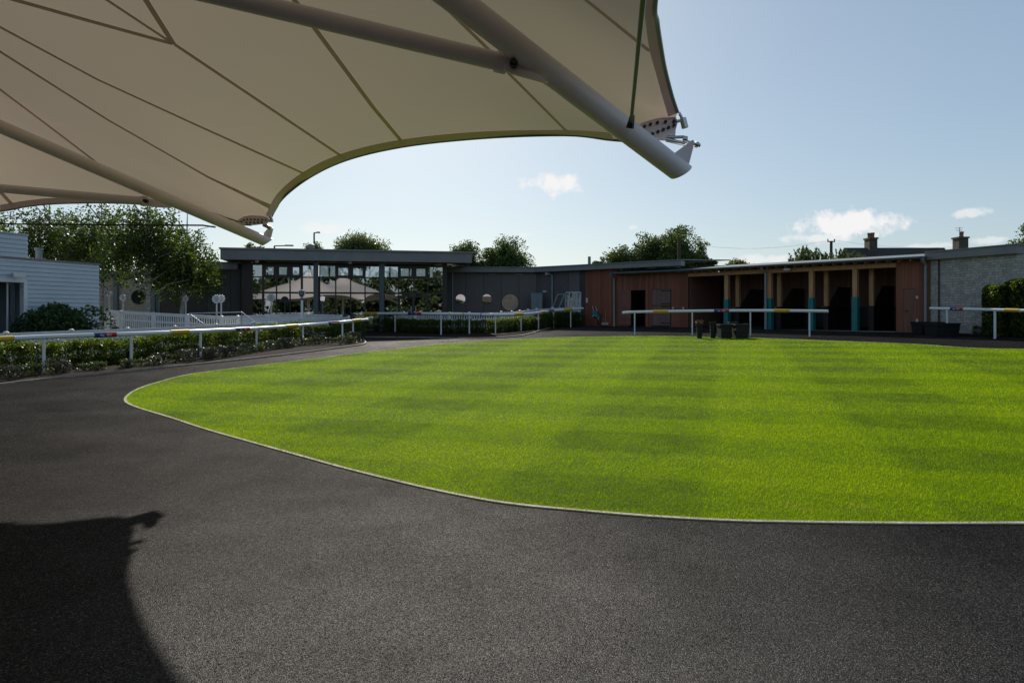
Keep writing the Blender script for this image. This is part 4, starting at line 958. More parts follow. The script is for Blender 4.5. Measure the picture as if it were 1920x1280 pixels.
# ---------------- stone wall building behind the birches
b0, b1 = W(150, 560, 45), W(352, 560, 45); fb = Fac(b0, b1)
bs = thing('buff_stone_building', 'buff stone building with a round window, half hidden behind the birches', 'building', (b0.x, b0.y, .5))
k = MB(); fbox(k, fb, 0, fb.L, .2, 4.2, -.3, 0); k.build('wall', M['stone2'], bs)
k = MB(); fbox(k, fb, -.2, fb.L, 4.203, 4.45, -6, .4); k.build('roof', M['fascia'], bs)
c = fb.w(259.5, 557, .02); r = 11.5/F*45
k = MB(); n = 32; ring = [c+Vector((math.cos(2*math.pi*i/n)*r, 0, math.sin(2*math.pi*i/n)*r)) for i in range(n)]; out = [c+(q-c)*1.14 for q in ring]; nv = Vector((0, -.05, 0))
k.add([q for q in out]+[q+nv for q in out]+[q+nv for q in ring]+[q+nv*.2 for q in ring], [(j*n+i, j*n+(i+1) % n, (j+1)*n+(i+1) % n, (j+1)*n+i) for j in range(3) for i in range(n)]); fo = k.build('round_window', M['frame'], bs)
k = MB(); k.add([q+nv*.2 for q in ring], [tuple(range(n))]); k.build('pane', M['blackglass'], fo)
k = MB(); fbox(k, fb, fb.s(289), fb.s(320), .2, fb.z(300, 545), .004, .08); o = k.build('door', M['cabinet'], bs)
k = MB(); c = fb.w(310, 561, .1); k.box(c, (.36, .02, .18)); k.build('door_sign', M['sign'], o)
for px in (219, 289):
    k = MB(); s = fb.s(px); fbox(k, fb, s-.14, s+.14, .2, 4.2, .005, .2); k.build('pier', M['fascia'], bs)

# ================================================================== TENSILE CANOPY
T1, T2 = W(1277, 323, 5.1), W(502, 454, 10.3)              # ends of the two arms (axis)
TD = Vector((-1.34, -1., .628))
MA, MBp = Vector((-4.7, 3.3, 0)), Vector((-8.8, 8.5, 0))    # masts
e12 = [(1266, 226, 5.2), (1215, 262, 5.6), (1150, 262, 6.1), (1060, 253, 6.7), (900, 259, 7.6), (755, 275, 8.35), (650, 300, 9.0), (580, 333, 9.5), (530, 372, 9.9), (508, 408, 10.0)]
e23 = [(500, 416, 10.35), (480, 420, 10.75), (440, 421, 10.62), (415, 409, 10.74), (330, 388, 11.1), (250, 382, 11.15), (180, 380, 11.2), (100, 382, 11.2), (50, 387, 11.2), (0, 396, 11.15)]
e01 = [(1229, 0, 3.5), (1232, 40, 3.85), (1238, 80, 4.2), (1247, 130, 4.6), (1260, 180, 4.95), (1270, 210, 5.15)]
c12 = [W(*p) for p in e12]; c23 = [W(*p) for p in e23]; c01 = [W(*p) for p in e01]
T3, T4, T5, T0 = Vector((-14.5, 10.4, 3.0)), Vector((-15.5, 3.2, 3.1)), Vector((-9.5, -3.2, 3.1)), Vector((-.9, -3.0, 3.1))
c23 += [Vector((-9.6, 11., 3.15)), Vector((-11.6, 10.9, 3.05)), T3]
back = [T3, Vector((-14.2, 6.8, 3.5)), T4, Vector((-11.6, .6, 3.6)), T5, Vector((-5.2, -1.7, 3.6)), T0]
pre01 = [T0, Vector((-.1, -.6, 3.25)), Vector((.35, 1.2, 3.35)), Vector((.6, 2.5, 3.32))]
ctrl = c12+c23+c01+back+pre01[1:]
for t in (.7, 1.1, 1.6, 2.1, 2.6): ctrl.append(T1+TD*t+Vector((0, 0, .42 if t < 1 else .36)))
for t in (.8, 1.3, 1.9, 2.5): ctrl.append(T2+TD*t+Vector((0, 0, .36)))
ctrl += [Vector((MA.x, MA.y, 4.7)), Vector((MBp.x, MBp.y, 4.7)), Vector((-6.75, 5.9, 4.55)), Vector((-11.8, 6, 4.4)), Vector((-7.6, 1., 4.3))]
def bump(x, y):
    return sum(1.5*math.exp(-math.hypot(x-m.x, y-m.y)/.8) for m in (MA, MBp))
cx = np.array([[p.x, p.y] for p in ctrl]); cz = np.array([p.z-bump(p.x, p.y)*(0 if (abs(p.z-4.7) < 1e-6) else 1) for p in ctrl])
def phi(r): return np.where(r > 1e-9, r*r*np.log(np.maximum(r, 1e-9)), 0.)
n = len(cx); K = phi(np.linalg.norm(cx[:, None]-cx[None], axis=2))+np.eye(n)*.0003; Pm = np.c_[np.ones(n), cx]
Aq = np.zeros((n+3, n+3)); Aq[:n, :n] = K; Aq[:n, n:] = Pm; Aq[n:, :n] = Pm.T
sol = np.linalg.solve(Aq, np.r_[cz, 0, 0, 0])
def S(x, y):
    r = np.hypot(cx[:, 0]-x, cx[:, 1]-y); return float(sol[:n] @ phi(r)+sol[n]+sol[n+1]*x+sol[n+2]*y)+bump(x, y)
def onS(px, py, down=0.):
    dx, dz = (px-CX)/F, (HY-py)/F; t = .4
    while t < 16 and EYE+dz*t < S(dx*t, t)-down: t += .05
    a, b = t-.05, t
    for _ in range(25):
        m = .5*(a+b)
        if EYE+dz*m < S(dx*m, m)-down: a = m
        else: b = m
    return Vector((dx*a, a, EYE+dz*a))
cn = thing('tensile_canopy', 'large cream tensile fabric canopy on pale steel arms overhead in the foreground', 'canopy', (MA.x, MA.y, 0))
bl = catmull(c12, 8)+catmull(c23, 8)+catmull(back, 10)[1:-1]+catmull(pre01+c01, 8)
cc = Vector((-5.2, 4.6, 0)); vs = []; fs = []; nb = len(bl)
rr = [i/34 for i in range(1, 35)]
vs.append(Vector((cc.x, cc.y, S(cc.x, cc.y))))
for r in rr:
    for p in bl: x, y = lerp(cc.x, p.x, r), lerp(cc.y, p.y, r); vs.append(Vector((x, y, S(x, y))))
for k in range(nb): fs.append((0, 1+k, 1+(k+1) % nb))
for j in range(len(rr)-1):
    for k in range(nb): a = 1+j*nb+k; b = 1+j*nb+(k+1) % nb; fs.append((a, a+nb, b+nb, b))
k = MB(); k.add(vs, fs); k.build('membrane', M['fabric'], cn, True)
def seam(pts, wpx=0, wid=.045):
    P = []
    for (a, b) in zip(pts[:-1], pts[1:]):
        m = max(2, int(math.hypot(b[0]-a[0], b[1]-a[1])/25))
        P += [(lerp(a[0], b[0], i/m), lerp(a[1], b[1], i/m)) for i in range(m)]
    P.append(pts[-1]); Q = [onS(x, y, .006) for x, y in P]
    A, B = [], []
    for i, q in enumerate(Q):
        d = (Q[min(i+1, len(Q)-1)]-Q[max(i-1, 0)]); s = Vector((-d.y, d.x, 0)).normalized()*wid*.52
        a, b = q+s, q-s; a.z, b.z = S(a.x, a.y)-.006, S(b.x, b.y)-.006; A.append(a); B.append(b)
    k = MB(); k.strip(A, B); k.build('seam', M['seam'], cn, True)
seam([(1064, 248), (956, 140), (917, 94), (840, 19), (800, -40)])
seam([(757, 270), (700, 202), (640, 121), (583, 44), (520, -45)], wid=.055)
seam([(645, 296), (328, 84)], wid=.05)
seam([(326, 84), (273, 0), (245, -50)], wid=.055); seam([(324, 82), (200, 0), (120, -55)], wid=.04); seam([(322, 82), (180, 43), (27, 0), (-60, -24)], wid=.06)
seam([(573, 327), (365, 233), (182, 149), (0, 51), (-60, 18)], wid=.045)
seam([(507, 388), (390, 332), (204, 226), (0, 97), (-70, 50)], wid=.05)
seam([(188, 310), (100, 243), (0, 168), (-70, 112)], wid=.06); seam([(25, 386), (0, 359), (-40, 312)], wid=.06)
seam([(1060, -40), (1098, 0), (1160, 50), (1219, 97)], wid=.04)
# edge bands
def band(outer, inner, m='band', dn=.009):
    def dens(L):
        n = 70; d = [0]
        for a, b in zip(L[:-1], L[1:]): d.append(d[-1]+math.hypot(b[0]-a[0], b[1]-a[1]))
        return [(interp(d[-1]*i/n, d, [p[0] for p in L]), interp(d[-1]*i/n, d, [p[1] for p in L])) for i in range(n+1)]
    cm = lambda L: [(p.x, p.y) for p in catmull([Vector((x, y, 0)) for x, y in L], 6)]
    A = [onS(x, y, dn) for x, y in dens(cm(outer))]; B = [onS(x, y, dn) for x, y in dens(cm(inner))]
    k = MB(); k.strip(A, B); k.build('edge_band', M[m], cn, True)
o12 = [(p[0], p[1]) for p in e12[2:]]
band(o12, [(1145, 249), (1060, 244), (900, 247), (752, 262), (644, 287), (571, 321), (520, 363), (498, 404)])
o23 = [(p[0], p[1]) for p in e23[1:]]
band(o23, [(476, 414), (436, 415), (412, 402), (330, 379), (250, 371), (180, 369), (100, 371), (50, 376), (0, 384)])
band([(1229, 0), (1232, 40), (1238, 80), (1247, 130), (1260, 180), (1272, 212)], [(1206, 0), (1210, 40), (1218, 95), (1229, 135), (1240, 175), (1253, 219)])
# edge cables hemmed in the border
k = MB(); k.tube(catmull(c12, 6), .016, 8); k.build('edge_cable', M['galv'], cn, True)
k = MB(); k.tube(catmull(c23, 6), .016, 8); k.build('edge_cable', M['galv'], cn, True)
k = MB(); k.tube(catmull(pre01+c01, 6), .014, 8); k.build('edge_cable', M['galv'], cn, True)
# arms with cut ends, fins, plates
RA = .081
def arm(tip, mast, joint_px, strut_far):
    q = tip+TD*2.6
    k = MB(); top = Vector((mast.x, mast.y, 4.9))
    d0 = -TD.normalized()
    # obliquely cut end
    side = d0.cross(Vector((0, 0, 1))).normalized(); upv = side.cross(d0)
    n = 20; ringA = [tip+(side*math.cos(2*math.pi*i/n)+upv*math.sin(2*math.pi*i/n))*RA+d0*(math.sin(2*math.pi*i/n)*.05) for i in range(n)]
    ringB = [q+(side*math.cos(2*math.pi*i/n)+upv*math.sin(2*math.pi*i/n))*RA for i in range(n)]
    k.add(ringA+ringB, [(i, (i+1) % n, n+(i+1) % n, n+i) for i in range(n)]+[tuple(range(n-1, -1, -1))])
    k.tube([q, lerp(q, top, .5), top], RA, 16); return k.build('arm', M['tube'], cn, True)
a1 = arm(T1, MA, None, None); a2 = arm(T2, MBp, None, None)
def fin(parent, pts, D, th=.022):
    P = [W(x, y, D) for x, y in pts]; k = MB(); k.prism(P, Vector((.35, .93, 0)).normalized()*th); return k.build('end_fin', M['tube'], parent)
f1_ = fin(a1, [(1262, 289), (1299, 262), (1302, 266), (1291, 309), (1276, 312)], 5.08)
f2_ = fin(a2, [(489, 443), (504, 426), (511, 428), (506, 448), (498, 452)], 10.28)
def strut(a, b, mast, D):
    d = (b-a); k = MB(); far = a+d*((mast.x-a.x)/d.x); far = Vector((mast.x, mast.y, a.z+(far.z-a.z)))
    k.tube([a, far], .057, 16); o = k.build('strut', M['tube'], cn, True)
    k = MB(); dd = (far-a).normalized(); k.tube([a+dd*-.02, a+dd*.05], .068, 16); k.build('collar', M['tube'], o, True); return o
A1 = W(944, 118, 4.30); B1 = W(495, 8, 3.97)
s1 = strut(A1, B1, MA, 4.3)
A2 = W(272, 377.5, 9.32); B2 = W(0, 353, 8.95)
s2 = strut(A2, B2, MBp, 9.3)
def gusset(pts, D, par, bolt, br):
    k = MB(); k.prism([W(x, y, D) for x, y in pts], (0, .02, 0)); o = k.build('gusset_plate', M['tube'], par)
    c = W(bolt[0], bolt[1], D-.01); k = MB(); k.tube([c, c+Vector((0, -.05, 0))], br, 6); k.tube([c+Vector((0, -.05, 0)), c+Vector((0, -.08, 0))], br*.6, 8); k.build('bolt', M['boltm'], o)
gusset([(946, 96), (1028, 153), (1026, 156), (960, 138), (944, 130)], 4.24, a1, (963, 122), .026)
gusset([(268, 367), (320, 388), (319, 390), (282, 388), (266, 383)], 9.25, a2, (275, 377.5), .026)
# perforated corner plates
def plate(pts, D, holes, br, sh):
    k = MB(); k.prism([W(x, y, D) for x, y in pts], (0, .02, .004)); o = k.build('corner_plate', M['tube'], cn)
    k = MB()
    for x, y in holes: c = W(x, y, D-.002); k.tube([c, c+Vector((0, -.022, 0))], br, 8)
    k.build('plate_bolts', M['boltm'], o)
    k = MB(); k.prism([W(x, y, D+.01) for x, y in sh], (0, .012, .004)); k.build('clamp_strip', M['seam'], o)
    return o
pl1 = plate([(1195, 240), (1210, 233), (1235, 227), (1260, 224.5), (1272, 225), (1267, 243), (1266, 262), (1250, 264), (1232, 263), (1215, 256)], 5.2,
            [(1208, 238), (1219, 234), (1232, 231), (1247, 229.5), (1263, 228.5), (1263, 236), (1253, 240), (1243, 244), (1233, 248), (1223, 252)], .012,
            [(1192, 237), (1208, 229), (1233, 222), (1258, 218), (1266, 218), (1270, 225), (1258, 225), (1233, 228), (1208, 235), (1195, 241)])
pl2 = plate([(449, 415), (456, 411), (470, 409), (488, 409.5), (500, 411), (505, 415), (498, 421), (470, 420), (449, 418.5)], 9.85,
            [(453, 415.5), (458, 412.5), (464, 411.5), (471, 411.3), (478, 411.3), (485, 411.6), (492, 412), (499, 413), (463, 418), (470, 417.5), (477, 417.3), (484, 417), (491, 417)], .011,
            [(446, 413), (456, 406.5), (470, 404), (490, 405), (501, 408), (504, 412), (488, 410), (470, 409.5), (456, 411.5), (448, 415)])
def shackle(par, segs, D, r):
    k = MB()
    for a, b, rr_ in segs: k.tube([W(a[0], a[1], D), W(b[0], b[1], D)], rr_, 10)
    k.build('shackle', M['steel'], par, True)
shackle(pl1, [((1249, 262), (1284, 270), .016), ((1250, 258), (1282, 257), .012), ((1279, 261), (1288, 262), .026), ((1288, 266), (1313, 273), .013), ((1303, 270), (1309, 272.5), .022)], 5.13, 0)
shackle(pl1, [((1268, 228), (1283, 225), .012), ((1280, 222), (1284.5, 240), .026), ((1273, 211), (1281, 226), .011)], 5.18, 0)
shackle(pl2, [((494, 421), (508, 428), .028), ((498, 414), (512, 414), .022), ((462, 420.5), (472, 421), .022), ((506, 405), (510, 413), .02)], 9.9, 0)
# tie rods between arm tips, guy cable
r0 = W(1180, 236, 4.3); d = Vector((-.25, -1.05, .02)); ta = T1+TD*.62
k = MB(); k.tube([W(1183, 232, 4.55), W(1206, 0, 2.55), W(1206, 0, 2.55)+(W(1206, 0, 2.55)-W(1183, 232, 4.55))*1.6], .011, 8); o = k.build('tie_rod', M['rod'], cn, True)
c = W(1181, 235, 4.55); k = MB(); k.tube([c+Vector((0, 0, -.02)), c+Vector((.012, -.03, .06))], [.028, .016], 8); k.build('rod_socket', M['boltm'], o)
k = MB(); k.tube([W(404, 426, 10.05), W(380, 422.5, 10.05), W(0, 420, 10.05), W(-420, 420, 10.3)], .012, 8); k.build('tie_rod', M['rod'], cn, True)
k = MB(); k.tube([W(404, 403, 10.1), W(450, 416, 10.22)], .012, 8); k.build('tie_rod', M['galv'], cn, True)
for m in (MA, MBp):
    k = MB(); k.lathe((m.x, m.y, -.05), [(.3, 0), (.3, .08), (.15, .1), (.14, 5.6), (.3, 5.65), (.3, 5.8)], 20); k.build('mast', M['tube'], cn, True)

# ================================================================== TREES
def strands(c, rad, nst, per, drop):
    """weeping crown: leaves strung down hanging branchlets"""
    P = []
    for i in range(nst):
        d = rng.normal(size=3); d /= np.linalg.norm(d); d[2] = abs(d[2])*1.1-.35
        s = np.array(c)+d*np.array(rad)*rng.uniform(.25, 1.); L = drop*rng.uniform(.3, 1.2); sway = rng.normal(size=2)*.18
        t = rng.uniform(size=per); q = np.stack([s[0]+sway[0]*t*L, s[1]+sway[1]*t*L, s[2]-t*L], 1)+rng.normal(size=(per, 3))*.09
        P.append(q)
    return np.concatenate(P)
def birch(label, px, by, D, w, top, ztop, nst, per, lean=0, low=.62):
    x = (px-CX)/F*D; base = Vector((x, D, h(x, D))); t = thing('birch_tree', label, 'tree', base, 'birches by the white building')
    H = ztop-base.z; k = MB(); tp = base+Vector((lean, 0, H*.93))
    k.tube([base-Vector((0, 0, .2)), base+Vector((.03, 0, H*.2)), lerp(base, tp, .5)+Vector((.08, 0, 0)), tp], [.13, .105, .075, .015], 10)
    for i in range(16):
        a = i*2.4; z = .3+.55*i/16; s = lerp(base, tp, z); e = s+Vector((math.cos(a)*w*.42, math.sin(a)*w*.42, H*.12)); k.tube([s, lerp(s, e, .5)+Vector((0, 0, .25)), e], [.035, .022, .006], 5)
    k.build('trunk', M['birch'], t, True)
    cz = base.z+H*low
    P = strands((base.x+lean*.6, D, cz), (w/2, w/2, H*.40), nst, per, 1.5); P = P[(P[:, 2] > base.z+top)]
    V, Q = leaves(P, .062, .35, 0., .62); npmesh('crown', V, Q, M['leaf_birch'], t)
birch('birch with the pale trunk showing above the enclosure fence', 276, 612, 31, 4.6, 1.75, 7.6, 430, 30)
birch('birch whose crown ends against the dark side wing, furthest right of the row', 340, 606, 33.5, 3.7, .9, 7.2, 380, 30, .3, .54)
birch('birch rising straight behind the right end of the white building', 190, 606, 34, 4.8, 2.2, 8.2, 410, 30)
birch('birch rising behind the upper box of the white building, second from the left', 92, 606, 35, 5., 2.8, 8.4, 390, 30)
birch('leftmost birch behind the white building, cut by the picture edge', -20, 606, 36, 5., 2.8, 8.4, 290, 30)

def bgtree(label, px, pytop, D, wpx, hpx, clumps, per, ls, lm, name='tree', group=None, shell=.5):
    x = (px-CX)/F*D; zt = EYE+(HY-pytop)/F*D; rw = wpx/2/F*D; rh = hpx/2/F*D; g = h(x, D)
    return tree(name, label, (x, D, g), zt, (rw*.93, rw*.85, rh*.93), zt-rh-g, int(clumps*1.6), int(per*1.25), rw*.4, ls*.6, lm, .28, group, shell=.2)
bgtree('pale round tree top above the pavilion roof, left of the middle', 676, 443, 85, 92, 52, 90, 80, .2, M['leaf_pale'])
bgtree('small pale tree top behind the pavilion roof near the flue', 590, 456, 80, 40, 36, 24, 70, .18, M['leaf_pale'])
bgtree('small tree top peeping over the pavilion roof under the canopy arm tip', 478, 456, 80, 40, 36, 24, 70, .18, M['leaf_pale'])
bgtree('dark round tree standing directly behind the right end of the pavilion roof', 868, 448, 75, 68, 100, 75, 100, .2, M['leaf_far'])
bgtree('dark round tree rising above the porthole building', 948, 451, 75, 92, 110, 110, 110, .2, M['leaf_far'])
bgtree('pale low bush between the two dark round trees', 907, 483, 74, 40, 60, 24, 80, .18, M['leaf_pale'])
bgtree('small tree top at the left end of the big tree group', 1121, 479, 82, 26, 50, 20, 70, .2, M['leaf_far'])
bgtree('low tree at the left shoulder of the biggest tree', 1163, 464, 82, 72, 80, 60, 100, .22, M['leaf_far'])
bgtree('tree leaning against the left side of the biggest tree', 1210, 446, 81, 90, 120, 90, 110, .22, M['leaf_far'])
bgtree('biggest dark tree, towering over the stable roof', 1262, 430, 79, 100, 150, 150, 130, .22, M['leaf_far'])
bgtree('thin airy tree at the right side of the biggest tree', 1311, 450, 80, 48, 90, 45, 45, .2, M['leaf_far'])
bgtree('low bush right of the biggest tree above the stable roof', 1326, 483, 78, 34, 50, 24, 90, .2, M['leaf_far'])
bgtree('low pale bush showing just above the stable gutter', 1382, 486, 76, 56, 40, 30, 80, .2, M['leaf_pale'])
# spiky hedge-like shrubs in front of the chimneys
def spiky(label, px0, px1, pyt, D, n):
    x0, x1 = (px0-CX)/F*D, (px1-CX)/F*D; zt = EYE+(HY-pyt)/F*D; g = h((x0+x1)/2, D); t = thing('spiky_shrub', label, 'shrub', ((x0+x1)/2, D, g)); P = []; k = MB()
    for i in range(n):
        x = rng.uniform(x0, x1); e = 1-abs((x-(x0+x1)/2)/((x1-x0)/2))**3*.5; zz = zt-rng.uniform(0, 1.3)-(1-e)*1.2; b = np.array([x+rng.normal()*.25, D+rng.normal()*.5, zz-1.7]); q = np.array([x, D+rng.normal()*.5, zz]); s = rng.uniform(0, 1, size=60)
        b[0] += rng.normal()*.5; P.append(b+(q-b)*s[:, None]+rng.normal(size=(60, 3))*.07*(1.2-s[:, None])); k.tube([b, q], [.02, .005], 4)
        k.tube([(b[0], b[1], g), b], [.03, .02], 4)
    k.build('stem', M['bark'], t); V, Q = leaves(np.concatenate(P), .13, .4, -.3, .35); npmesh('foliage', V, Q, M['leaf_far'], t)
spiky('spiky upright shrub above the stable roof, left of the utility pole', 1480, 1545, 460, 58, 70)
spiky('spiky bushy shrub above the stable roof between the pole and the chimney', 1543, 1620, 466, 57, 90)
bgtree('dark tree rising at the right picture edge behind the stone building', 1935, 425, 34, 84, 150, 70, 120, .1, M['leaf_far'])
# rhododendron-like bush by the white building
def bushmass(name, label, cat, c, w, d, hh, n, ls, lm, group=None, lumps=7):
    t = thing(name, label, cat, c, group); Ps = []
    for i in range(lumps):
        a = rng.uniform(-1, 1); q = np.array([c[0]+a*w*.34, c[1]+rng.uniform(-.3, .3)*d, c[2]+hh*(.42+.16*rng.normal()*.6)*(1-.25*a*a)])
        k = rng.normal(size=(n//lumps, 3)); k /= np.linalg.norm(k, axis=1)[:, None]; k *= rng.uniform(.8, 1.05, size=(len(k), 1)); Ps.append(q+k*np.array([w*.22, d*.32, hh*.5]))
    P = np.concatenate(Ps); P = P[P[:, 2] > c[2]]; V, Q = leaves(P, ls); npmesh('foliage', V, Q, lm, t)
    m = MB()
    for i in range(6): m.tube([(c[0]+rng.normal()*w*.1, c[1], c[2]-.1), (c[0]+rng.normal()*w*.2, c[1]+rng.normal()*d*.15, c[2]+hh*.7)], [.03, .01], 5)
    m.build('stem', M['bark'], t); return t
D = 24.4; bx = (131-CX)/F*D
bushmass('laurel_bush', 'big dark glossy bush in front of the white weatherboarded building', 'bush', (bx, D, h(bx, D)), 3.9, 2.2, 1.92, 9000, .07, M['leaf_dark'], None, 12)

# clipped hedge at the right
def clipped(label, x0, x1, y0, y1, z1, n, ls, lm, rz=0., p=None):
    c = ((x0+x1)/2, (y0+y1)/2, h((x0+x1)/2, (y0+y1)/2)); t = thing('clipped_hedge', label, 'hedge', c); Z = z1-c[2]
    k = rng.uniform(-1, 1, size=(n, 3)); ax = rng.integers(0, 5, n); i = np.arange(n)
    k[i[ax == 0], 0] = -1; k[i[ax == 1], 1] = -1; k[i[ax == 2], 2] = 1; k[i[ax == 3], 0] = 1; k[i[ax == 4], 1] = 1
    k *= (1-.16*rng.uniform(size=(n, 1))**1.5); k += rng.normal(size=(n, 3))*.035+.05*np.sin(k[:, [1, 2, 0]]*6)
    rr_ = np.maximum(1, (np.abs(k)**8).sum(1)**(1/8)*.98)[:, None]; k /= rr_
    P = np.array(c)+np.stack([k[:, 0]*(x1-x0)/2, k[:, 1]*(y1-y0)/2, (k[:, 2]+1)*Z/2], 1); V, Q = leaves(P, ls); npmesh('foliage', V, Q, lm, t)
    m = MB(); m.box((c[0], c[1], c[2]+Z*.45), ((x1-x0)*.72, (y1-y0)*.72, Z*.8)); m.build('inner_twigs', M['bark'], t)
xh = (1842-CX)/F*26.3
clipped('dark clipped hedge against the stone wall, rear one of two at the right edge', xh, xh+1.6, 25.4, 26.4, 2.72, 9000, .05, M['leaf_hedge'])
xh = (1880-CX)/F*25.7
clipped('taller clipped hedge at the right picture edge behind the rail, with a sunny top', xh, xh+3.6, 24.8, 25.8, 2.92, 16000, .05, M['leaf_hedge'])

# ================================================================== SMALL THINGS
def tub(name, label, px0, px1, ytop, ybot, D, taper, cat, group=None, depth=.6, lip=True):
    a, b = W(px0, ybot, D), W(px1, ybot, D); c = (a+b)/2; g = h(c.x, D); zt = W(px0, ytop, D).z; w = (b-a).length; zt = max(zt, g+.3)
    t = thing(name, label, cat, (c.x, D, g), group); k = MB(); tw = w*(1-taper)/2; dd = depth/2
    lo = [(-tw, -dd*.85, 0), (tw, -dd*.85, 0), (tw, dd*.85, 0), (-tw, dd*.85, 0)]; hi = [(-w/2, -dd, zt-g), (w/2, -dd, zt-g), (w/2, dd, zt-g), (-w/2, dd, zt-g)]
    inn = [(x*.92, y*.88, z) for x, y, z in hi]; inb = [(x*.9, y*.85, .12) for x, y, z in lo]; o = Vector((c.x, D, g))
    vs = [o+Vector(v) for v in lo+hi+inn+inb]
    k.add(vs, [(3, 2, 1, 0)]+[(i, (i+1) % 4, 4+(i+1) % 4, 4+i) for i in range(4)]+[(4+i, 4+(i+1) % 4, 8+(i+1) % 4, 8+i) for i in range(4)]+[(8+i, 8+(i+1) % 4, 12+(i+1) % 4, 12+i) for i in range(4)]+[(12, 13, 14, 15)])
    k.build('tub_body', M['blackp'], t)
    k = MB(); z = zt-.03
    for (x0, y0), (x1, y1) in (((-w/2, -dd), (w/2, -dd)), ((w/2, -dd), (w/2, dd)), ((w/2, dd), (-w/2, dd)), ((-w/2, dd), (-w/2, -dd))):
        k.bar((c.x+x0, D+y0, z), (c.x+x1, D+y1, z), .05, .07)
    k.build('rim', M['blackp'], t)
    k = MB()
    k.box((c.x, D-dd*.95, g+(zt-g)*.5), (w*.93, .06, .05))
    k.build('rib', M['blackp'], t)
    return t, c, zt
tub('water_trough', 'black tapered trough, left one of the two between the rail posts before the stalls', 1347.5, 1368.5, 607.5, 627.6, 28.2, .12, 'trough')
tub('water_trough', 'black tapered trough, right one of the two between the rail posts before the stalls', 1375.5, 1400, 607, 627.6, 28.0, .1, 'trough')
tub('black_box', 'small black box standing behind the gap between the two troughs', 1366.5, 1379.5, 603.5, 626, 28.7, .1, 'box', None, .3)
tub('water_trough', 'black trough by the downpipe at the stable corner, the rear one of two', 1718, 1760, 603.5, 626, 28.6, .08, 'trough', None, .8)
tub('water_trough', 'black trough nearest the stone wall, the front one of two', 1744, 1787, 605.5, 629, 27.2, .08, 'trough', None, .9)
def pot(label, px, ytop, wpx, D, flowers):
    x = (px-CX)/F*D; g = h(x, D); hh = W(px, ytop, D).z-g; r = wpx/2/F*D
    t = thing('plant_pot', label, 'pot', (x, D, g)); k = MB(); k.lathe((x, D, g), [(r*.68, 0), (r*.72, .02), (r*.9, hh*.7), (r*.95, hh*.86), (r*1.08, hh*.87), (r*1.1, hh), (r*.95, hh), (r*.9, hh-.06), (0.02, hh-.07)], 20); k.build('pot_body', M['blackp'], t, True)
    k = MB()
    for i in range(4): k.tube([(x+math.cos(a)*r*(.76+.055*i), D+math.sin(a)*r*(.76+.055*i), g+hh*(.2+.15*i)) for a in [j*math.pi/8 for j in range(17)]], .008, 5)
    k.build('rib', M['blackp'], t)
    if flowers:
        P = np.array([x, D, g+hh+.05])+rng.normal(size=(150, 3))*np.array([r*.5, r*.5, .05]); V, Q = leaves(P, .04); npmesh('dried_flowers', V, Q, M['flower'], t)
pot('black ribbed pot with dried orange brown flowers, by the second rail post', 1311.5, 607, 12.5, 28.2, True)
pot('black ribbed empty tall pot between the flowering pot and the troughs', 1337, 602.8, 12.5, 28.2, False)

# wheelbarrow leaning upright against the red wall, hand brush beside it
D = f2.D(1118, .4); q = lambda px, py, o=.35: f2.w(px, py, o)
t = thing('wheelbarrow', 'teal wheelbarrow tipped up against the red boarded wall', 'wheelbarrow', q(1120, 611))
k = MB()
lo = [q(1112.5, 583, .15), q(1120, 582.5, .15), q(1124, 594, .35), q(1117, 597, .35)]; hi = [q(1111, 586, .55), q(1118.5, 584, .6), q(1124.5, 596.5, .7), q(1112, 592, .65)]
k.hexa(lo+hi); k.build('tray', M['teal'], t)
k = MB(); k.tube([q(1110.8, 573.5, .1), q(1113, 583, .2), q(1121, 602, .3)], .022, 7); k.build('handle', M['steel'], t, True)
k = MB(); k.tube([q(1116.8, 574.5, .1), q(1119.5, 583, .2), q(1123, 602, .3)], .022, 7); k.build('handle', M['steel'], t, True)
k = MB(); c = q(1122, 604.5, .35); k.tube([c+Vector((-.04, 0, 0)), c+Vector((.04, 0, 0))], .17, 18); k.build('wheel', M['black'], t)
k = MB(); k.tube([q(1113, 590, .5), q(1110.5, 593.5, .55)], .02, 6); k.tube([q(1119, 590, .5), q(1123.3, 595.5, .6)], .02, 6); k.build('leg', M['steel'], t, True)
t = thing('yard_broom', 'yard broom with a pale head leaning on the red wall, right of the wheelbarrow', 'broom', q(1134, 608))
k = MB(); k.tube([q(1136.5, 580, .06), q(1135, 605, .3)], .014, 6); k.build('broom_handle', M['timber'], t)
k = MB(); a, b = q(1128.5, 605.2, .3), q(1140.5, 605.2, .3); k.bar(a, b, .06, .05); k.bar(a-Vector((0, 0, .07)), b-Vector((0, 0, .07)), .05, .09); k.build('broom_head', M['kerb'], t)
t = thing('hand_fork', 'short garden fork with pale tines beside the broom', 'tool', q(1130, 608))
k = MB(); k.tube([q(1130, 596, .1), q(1130.5, 604, .25)], .014, 6); k.tube([q(1132.5, 596.5, .1), q(1132, 604, .25)], .01, 6); k.bar(q(1129.6, 596.5, .1), q(1133, 596.5, .1), .02); k.build('tool_frame', M['kerb2'], t)
t = thing('bollard', 'small pale bollard at the end of the curving middle rail', 'bollard', G(1083, 609))
c = G(1083, 609); k = MB(); k.lathe(c, [(.09, 0), (.09, .62), (.12, .66), (.12, .72), (.07, .76)], 12); k.build('post', M['sign'], t, True)
k = MB(); k.lathe(c, [(.1, .3), (.1, .36)], 12); k.build('band', M['fascia'], t)

